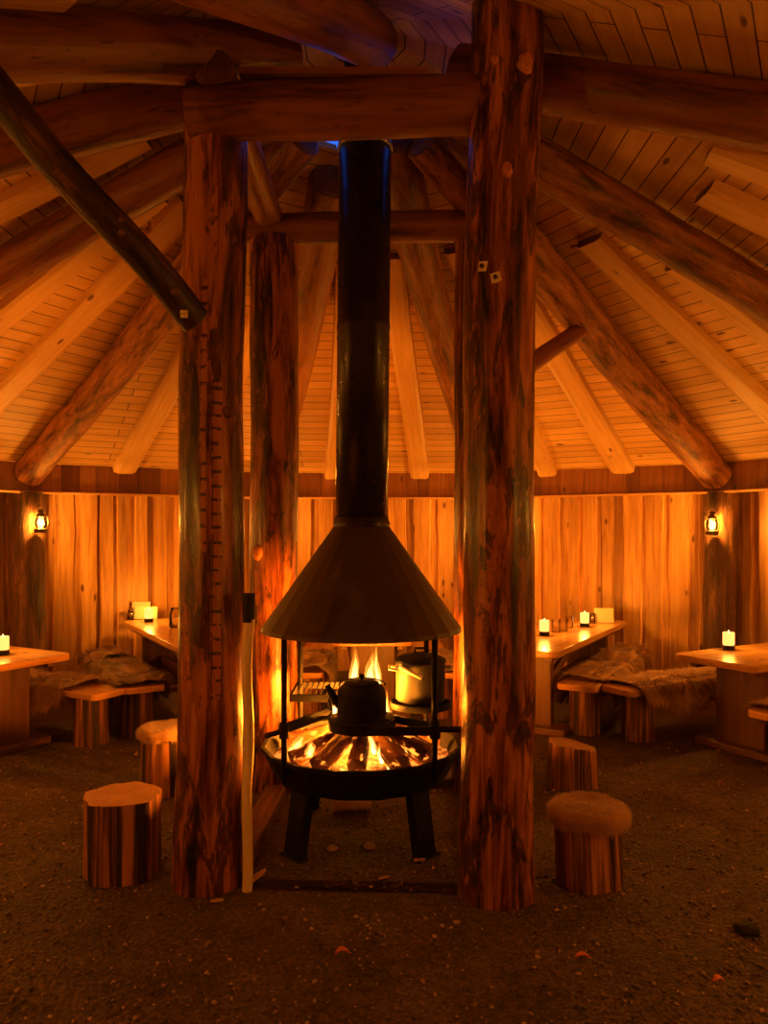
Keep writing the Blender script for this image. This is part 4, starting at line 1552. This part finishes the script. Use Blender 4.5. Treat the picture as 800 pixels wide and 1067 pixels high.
place_hide('reindeer_hide', 'hide on the bench seen behind the pot through the fire', 0, 2.95, 0.56, BZ, 1.10, 0.75, 19.8, 'fur_a', hump=0.12)


# ------------------------------------------------------------------ things on the tables
def make_candle(label, loc):
    root = thing('candle_holder', label, 'candle', loc, 0, 'glowing candle cups on black bases')
    MB().lathe([(0, 0), (0.042, 0), (0.045, 0.005), (0.045, 0.032), (0.041, 0.036), (0, 0.036)], nseg=28).build('base', M['cloth_black'], root)
    MB().lathe([(0, 0.036), (0.040, 0.036), (0.043, 0.046), (0.043, 0.130), (0.041, 0.136), (0.036, 0.130), (0.030, 0.110), (0, 0.108)], nseg=28).build('cup', M['glow'], root)
    MB().lathe([(0, 0.108), (0.006, 0.115), (0.008, 0.128), (0.004, 0.145), (0, 0.155)], nseg=10).build('flame', M['lampglow'], root)
    return root


def on_table(x, y):
    """point on a table top seen at pixel x, y"""
    d = (EYE - TZ) * FPX / (y - HOR)
    return Vector(((x - 400) / FPX * d, d, TZ))


CAND = [(567, 662, 'glowing candle cup at the near end of the back right table, beside the glasses'),
        (609, 653, 'glowing candle cup at the middle of the back right table, by the small jar'),
        (759, 677, 'glowing candle cup standing alone on the table at the right edge'),
        (155, 648, 'glowing candle cup on the back left table in front of the cards'),
        (3, 682, 'glowing candle cup on the table at the left edge')]
c0 = None
cands = []
for x, y, lb in CAND:
    p_ = on_table(x, y)
    if c0 is None:
        c0 = make_candle(lb, p_)
        cands.append(c0)
    else:
        cands.append(dup(c0, p_, 0, lb))
for o in cands:
    lamp('candle_light', (0, 0, 0.19), P_CANDLE, C_LAMP, 0.03, o)


def make_tumbler(label, loc):
    m = MB().lathe([(0.0, 0.0), (0.034, 0.0), (0.037, 0.004), (0.041, 0.115), (0.038, 0.116), (0.034, 0.012), (0.0, 0.010)], nseg=14, smooth=False)
    o = m.build('drinking_glass', M['glass'], None)
    o.location = loc
    return tag(o, label, 'glass', 'glass tumblers on the back right table')


make_tumbler('clear glass tumbler beside the near candle on the back right table, nearest of three', on_table(579, 659))
make_tumbler('clear glass tumbler beside the near candle on the back right table, middle of three', on_table(587, 657.5))
make_tumbler('small clear glass at the right of the group of tumblers, back right table', on_table(593, 654))


def make_jar(name, label, cat, loc, r, h_, handle=False, group=None):
    root = thing(name, label, cat, loc, 0, group)
    MB().lathe([(0, 0), (r * 0.9, 0), (r, 0.01), (r, h_ * 0.72), (r * 0.75, h_ * 0.86), (r * 0.75, h_), (r * 0.68, h_), (r * 0.66, h_ * 0.85), (r * 0.9, h_ * 0.7), (r * 0.9, 0.015), (0, 0.012)], nseg=24).build('body', M['glass'], root)
    if handle:
        MB().tube([(r * 0.95, 0, h_ * 0.2), (r * 1.6, 0, h_ * 0.28), (r * 1.65, 0, h_ * 0.6), (r * 0.95, 0, h_ * 0.7)], r * 0.12, 10).build('handle', M['glass'], root)
    else:
        MB().lathe([(0, h_), (r * 0.8, h_), (r * 0.8, h_ + 0.018), (0, h_ + 0.022)], nseg=24).build('lid', M['lantern'], root)
    return root


make_jar('mason_jar', 'large clear glass jar at the near end of the back left table by the post', 'jar', on_table(183, 654), 0.062, 0.19, True)
make_jar('spice_jar', 'small glass jar left of the cards on the back left table', 'jar', on_table(136, 645.5), 0.035, 0.085)
make_jar('spice_jar', 'small glass jar left of the menu card on the back right table', 'jar', on_table(617, 649.5), 0.033, 0.085)


def card(name, label, cat, loc, w, h_, rz, lean=0.15, group=None):
    root = thing(name, label, cat, loc, rz, group)
    m = MB()
    m.box((0, 0, 0), (w, 0.010, h_), Matrix.Rotation(-lean, 3, 'X'))
    m.v = [(x, y, z + h_ / 2 * math.cos(lean) + 0.003) for x, y, z in m.v]
    m.build('panel', M['paper'], root, bevel=0.001)
    s = MB()
    s.box((0, h_ * 0.16, h_ * 0.30), (w * 0.5, 0.006, h_ * 0.62), Matrix.Rotation(0.35, 3, 'X'))
    s.build('stand', M['tableleg'], root)
    return root


card('menu_card', 'pale card standing behind the candle on the back left table, front one', 'card', on_table(152, 645.2), 0.24, 0.13, 0.0)
card('menu_card', 'pale card peeping above the front card on the back left table', 'card', on_table(147.0, 644.4), 0.19, 0.175, 0.05)
card('menu_card', 'pale menu card standing at the far end of the back right table', 'card', on_table(629, 649), 0.19, 0.145, -0.12)

# ------------------------------------------------------------------ stump stools
SG = 'stump stools standing on the gravel'


def stool(label, c, r, h_, seed, mat='stump', squash=1.0, flute=0.2, nseg=40, tilt=(0, 0), parts=None):
    root = thing('stump_stool', label, 'stool', (c[0], c[1], 0), 0, SG)
    m = MB()
    m.log((0, 0, -0.012), (tilt[0], tilt[1], h_), r, r * 0.99, seed=seed, rough=0.04, nseg=nseg, flute=flute, squash=squash)
    m.build('stump', [M[mat], M['endgrain']], root)
    return root


def floor_at(x, y):
    d = EYE * FPX / (y - HOR)
    return Vector(((x - 400) / FPX * d, d, 0))


def stool_hide(root, r, h_, seed, mat='fur_c', drop=0.075, nb=3500):
    """thick hide cushion laced over the top of a stump"""
    rnd = random.Random(seed)
    mb = MB()
    ns, nr_ = 40, 14

    def P(t, a):
        # t 0..1 centre to hem
        s = t * (r + 0.035 + drop)
        R = 0.035
        edge = r + 0.004
        wob = 1 + 0.05 * mnoise.noise((math.cos(a) * 2 + seed, math.sin(a) * 2, 1))
        if s < edge - R + 0.03:
            rad, z = s, 0.030
        elif s < edge - R + 0.03 + R * PI / 2:
            th = (s - (edge - R + 0.03)) / R
            rad, z = edge - R + 0.03 + R * math.sin(th), 0.030 - R * (1 - math.cos(th))
        else:
            dd = s - (edge - R + 0.03) - R * PI / 2
            rad, z = edge + 0.03 - dd * 0.25, 0.030 - R - dd
        z += 0.010 * mnoise.noise((rad * math.cos(a) * 9, rad * math.sin(a) * 9, seed)) + (0.012 * mnoise.noise((math.cos(a) * 2, math.sin(a) * 2, seed + 4)) if t > 0.8 else 0)
        return Vector((rad * wob * math.cos(a), rad * wob * math.sin(a), h_ + z))
    vs, fs, uvs = [], [], []
    for j in range(nr_ + 1):
        for i in range(ns):
            vs.append(P(max(0.01, j / nr_), 2 * PI * i / ns))
    for j in range(nr_):
        for i in range(ns):
            k_ = (i + 1) % ns
            f = (j * ns + i, j * ns + k_, (j + 1) * ns + k_, (j + 1) * ns + i)
            fs.append(f[::-1])
            uvs.append([(vs[q].x + seed, vs[q].y) for q in f[::-1]])
    mb.add(vs, fs, uvs, 0, 0.5, True)
    pts, nr, dr, uu = [], [], [], []
    for _ in range(nb):
        t, a = math.sqrt(rnd.random()), rnd.uniform(0, 2 * PI)
        p_ = P(t, a)
        q1 = P(min(1, t + 0.02), a) if t < 0.97 else p_ * 2 - P(t - 0.02, a)
        q2 = P(t, a + 0.03)
        n_ = (q1 - p_).cross(q2 - p_)
        if n_.length < 1e-9:
            continue
        n_.normalize()
        if n_.dot(Vector((math.cos(a) * t, math.sin(a) * t, 0.4))) < 0:
            n_ = -n_
        d_ = ((q1 - p_).normalized() + Vector((rnd.uniform(-.8, .8), rnd.uniform(-.8, .8), 0))).normalized()
        pts.append(p_); nr.append(n_); dr.append(d_); uu.append((p_.x + seed, p_.y))
    blades(mb, pts, nr, dr, uu, 0.022, 0.0013, rnd)
    o = mb.build('seat_hide', M[mat])
    o.parent = root
    tag(o, 'tan fur seat cover')
    return o


p_ = floor_at(124, 925)
stool('bare topped stump stool at the left with light and dark bark stripes', (p_.x - 0.045, p_.y + 0.17), 0.178, 0.365, 201, flute=0.16)
s2 = stool('fur topped stump stool half hidden behind the left front post', (-1.35, 4.78), 0.150, 0.375, 202)
stool_hide(s2, 0.150, 0.375, 3.3, 'fur_c', 0.045, 2200)
p_ = floor_at(618, 934)
s3 = stool('fur topped stump stool at the right, nearest the camera', (p_.x + 0.02, p_.y + 0.15), 0.142, 0.33, 203, tilt=(-0.012, 0.0))
stool_hide(s3, 0.150, 0.325, 6.1, 'fur_c', 0.06)
# split block stool
p_ = floor_at(600, 824)
root = thing('split_log_stool', 'low reddish split log block behind the right fur topped stool', 'stool', (p_.x, p_.y + 0.12, 0), 0, SG)
m = MB()
out = [(-0.135, -0.11), (-0.02, -0.135), (0.135, -0.10), (0.15, -0.02), (0.06, 0.09), (-0.04, 0.14), (-0.125, 0.10), (-0.145, 0.0)]
m.prism(out, -0.01, 0.265)
m.v = [(x * (1.0 + 0.1 * (z < 0.1)), y, z - (0.02 * (x / 0.14) if z > 0.2 else 0)) for x, y, z in m.v]
# grain must run upright on the sides
o = m.build('block', M['stump'], root, bevel=0.014)
uvl = o.data.uv_layers[0].data
for pl_ in o.data.polygons[2:]:
    for li in pl_.loop_indices:
        u_, v_ = uvl[li].uv
        uvl[li].uv = (v_, u_)
for pl_ in list(o.data.polygons)[:2]:
    pl_.material_index = 1
o.data.materials.append(M['endgrain'])

# ------------------------------------------------------------------ gravel, leaves, chips
rng = np.random.default_rng(5)
ico_v = []
ph_ = (1 + 5 ** 0.5) / 2
ico_v = np.array([(-1, ph_, 0), (1, ph_, 0), (-1, -ph_, 0), (1, -ph_, 0), (0, -1, ph_), (0, 1, ph_), (0, -1, -ph_), (0, 1, -ph_), (ph_, 0, -1), (ph_, 0, 1), (-ph_, 0, -1), (-ph_, 0, 1)], float) / 1.9
ico_f = np.array([(0, 11, 5), (0, 5, 1), (0, 1, 7), (0, 7, 10), (0, 10, 11), (1, 5, 9), (5, 11, 4), (11, 10, 2), (10, 7, 6), (7, 1, 8), (3, 9, 4), (3, 4, 2), (3, 2, 6), (3, 6, 8), (3, 8, 9), (4, 9, 5), (2, 4, 11), (6, 2, 10), (8, 6, 7), (9, 8, 1)])
cnt = 11000
dd_ = 1.7 + 4.2 * rng.random(cnt) ** 1.5
xx_ = (rng.random(cnt) * 1.3 - 0.65) * dd_
size = 0.0035 + 0.0065 * rng.random(cnt) ** 2.2
size *= np.where(rng.random(cnt) > 0.985, 1.6, 1.0)
ok = np.ones(cnt, bool)
for k_ in POST.values():
    ok &= np.hypot(xx_ - k_[0].x, dd_ - k_[0].y) > 0.2
xx_, dd_, size = xx_[ok], dd_[ok], size[ok]
cnt = len(xx_)
allv = np.zeros((cnt, 12, 3))
for i in range(cnt):
    s = size[i] * (0.6 + 0.8 * rng.random(3)) * np.array([1, 1, 0.7])
    v = ico_v * (1 + 0.18 * rng.standard_normal((12, 1))) * s
    a = rng.random() * 2 * PI
    ca, sa = math.cos(a), math.sin(a)
    allv[i, :, 0] = v[:, 0] * ca - v[:, 1] * sa + xx_[i]
    allv[i, :, 1] = v[:, 0] * sa + v[:, 1] * ca + dd_[i]
    allv[i, :, 2] = v[:, 2] + size[i] * 0.35
allf = (ico_f[None] + (np.arange(cnt) * 12)[:, None, None]).reshape(-1, 3)
me = bpy.data.meshes.new('gravel')
me.from_pydata(allv.reshape(-1, 3).tolist(), [], allf.tolist())
at = me.attributes.new('tint', 'FLOAT', 'FACE')
at.data.foreach_set('value', np.repeat(rng.random(cnt) ** 1.6, 20).astype(np.float32))
me.materials.append(M['gravel'])
o = bpy.data.objects.new('gravel', me)
col.objects.link(o)
tag(o, 'loose brown gravel scattered over the whole dirt floor', 'gravel', None, 'stuff')


def leaf(label, xp, yp, ln_, w, rz, seed):
    p = floor_at(xp, yp)
    m = MB()
    rows = 8
    vs = []
    for j in range(rows + 1):
        t = j / rows
        hw = w * math.sin(PI * min(1, t * 0.95 + 0.03)) ** 0.8
        for q in (-1, 0, 1):
            vs.append((ln_ * (t - 0.5), q * hw, 0.012 + 0.012 * abs(q) + 0.012 * math.sin(t * 3)))
    fs = [(j * 3 + q, j * 3 + q + 1, (j + 1) * 3 + q + 1, (j + 1) * 3 + q) for j in range(rows) for q in (0, 1)]
    m.add(vs, fs, [[(0, 0)] * 4] * len(fs), 0, 0.5, True)
    m.tube([(ln_ * 0.48, 0, 0.02), (ln_ * 0.72, 0.004, 0.012)], 0.0015, 6)
    o = m.build('dry_leaf', M['leaf'])
    sd = o.modifiers.new('solid', 'SOLIDIFY')
    sd.thickness = 0.0015
    o.location = p
    o.rotation_euler = (0, 0, rz)
    return tag(o, label, 'leaf', 'dry leaves on the gravel')


leaf('dry orange leaf on the gravel below the middle of the fireplace', 356, 998, 0.05, 0.016, 0.2, 1)
leaf('small bright orange leaf on the gravel at the lower right', 748, 1028, 0.045, 0.014, 0.3, 2)
leaf('curled brown leaf on the gravel right of the right front post base', 606, 1003, 0.055, 0.012, 0.1, 3)


def chip(label, xp, yp, size_, rz, tilt=0.0):
    p = floor_at(xp, yp)
    m = MB()
    l, w, t = size_
    m.prism([(-l / 2, -w * .3), (-l * .2, -w / 2), (l * .3, -w * .45), (l / 2, w * .1), (l * .1, w / 2), (-l * .4, w * .35)], 0, t)
    o = m.build('wood_chip', M['chip'], bevel=0.002)
    o.location = p + Vector((0, 0, 0.004 + abs(math.sin(tilt)) * l / 2))
    o.rotation_euler = (0, tilt, rz)
    return tag(o, label, 'wood chip', 'wood chips on the ground')


chip('long wood splinter on the ground beside the foot of the birch stick', 266, 922, (0.13, 0.03, 0.014), 0.7, -0.35)
chip('small pale wood chip at the base of the left front post', 226, 940, (0.06, 0.022, 0.008), 0.2)
chip('wood chip on the kerb in front of the right fireplace leg', 437, 898, (0.06, 0.03, 0.012), 0.0)
chip('thin wood chip lying in front of the fireplace, right of centre', 400, 916, (0.06, 0.018, 0.008), 0.4)


def pebble(label, xp, yp, r, mat='stone', sq=0.55, name='stone', cat='stone', group='pale stones under the fire bowl'):
    p = floor_at(xp, yp)
    m = MB()
    prof = [(0.001, -0.5)] + [(math.cos(a), math.sin(a)) for a in [(-60 + 15 * q) * PI / 180 for q in range(10)]] + [(0.001, 1.0)]
    m.lathe([(r * a, r * sq * (b_ + 0.6)) for a, b_ in prof], nseg=18)
    m.v = [tuple(Vector(v) * (1 + 0.18 * mnoise.noise((v[0] * 40 + xp, v[1] * 40, v[2] * 40)))) for v in m.v]
    o = m.build(name, M[mat])
    o.location = p
    return tag(o, label, cat, group)


pebble('pale flat stone on the ground under the fire bowl, left of two', 346, 886, 0.027)
pebble('pale flat stone on the ground under the fire bowl, right of two', 385, 884, 0.032)
pebble('black lump lying on the gravel at the far lower right', 778, 971, 0.05, 'coal', 0.45, 'charcoal_lump', 'charcoal', None)
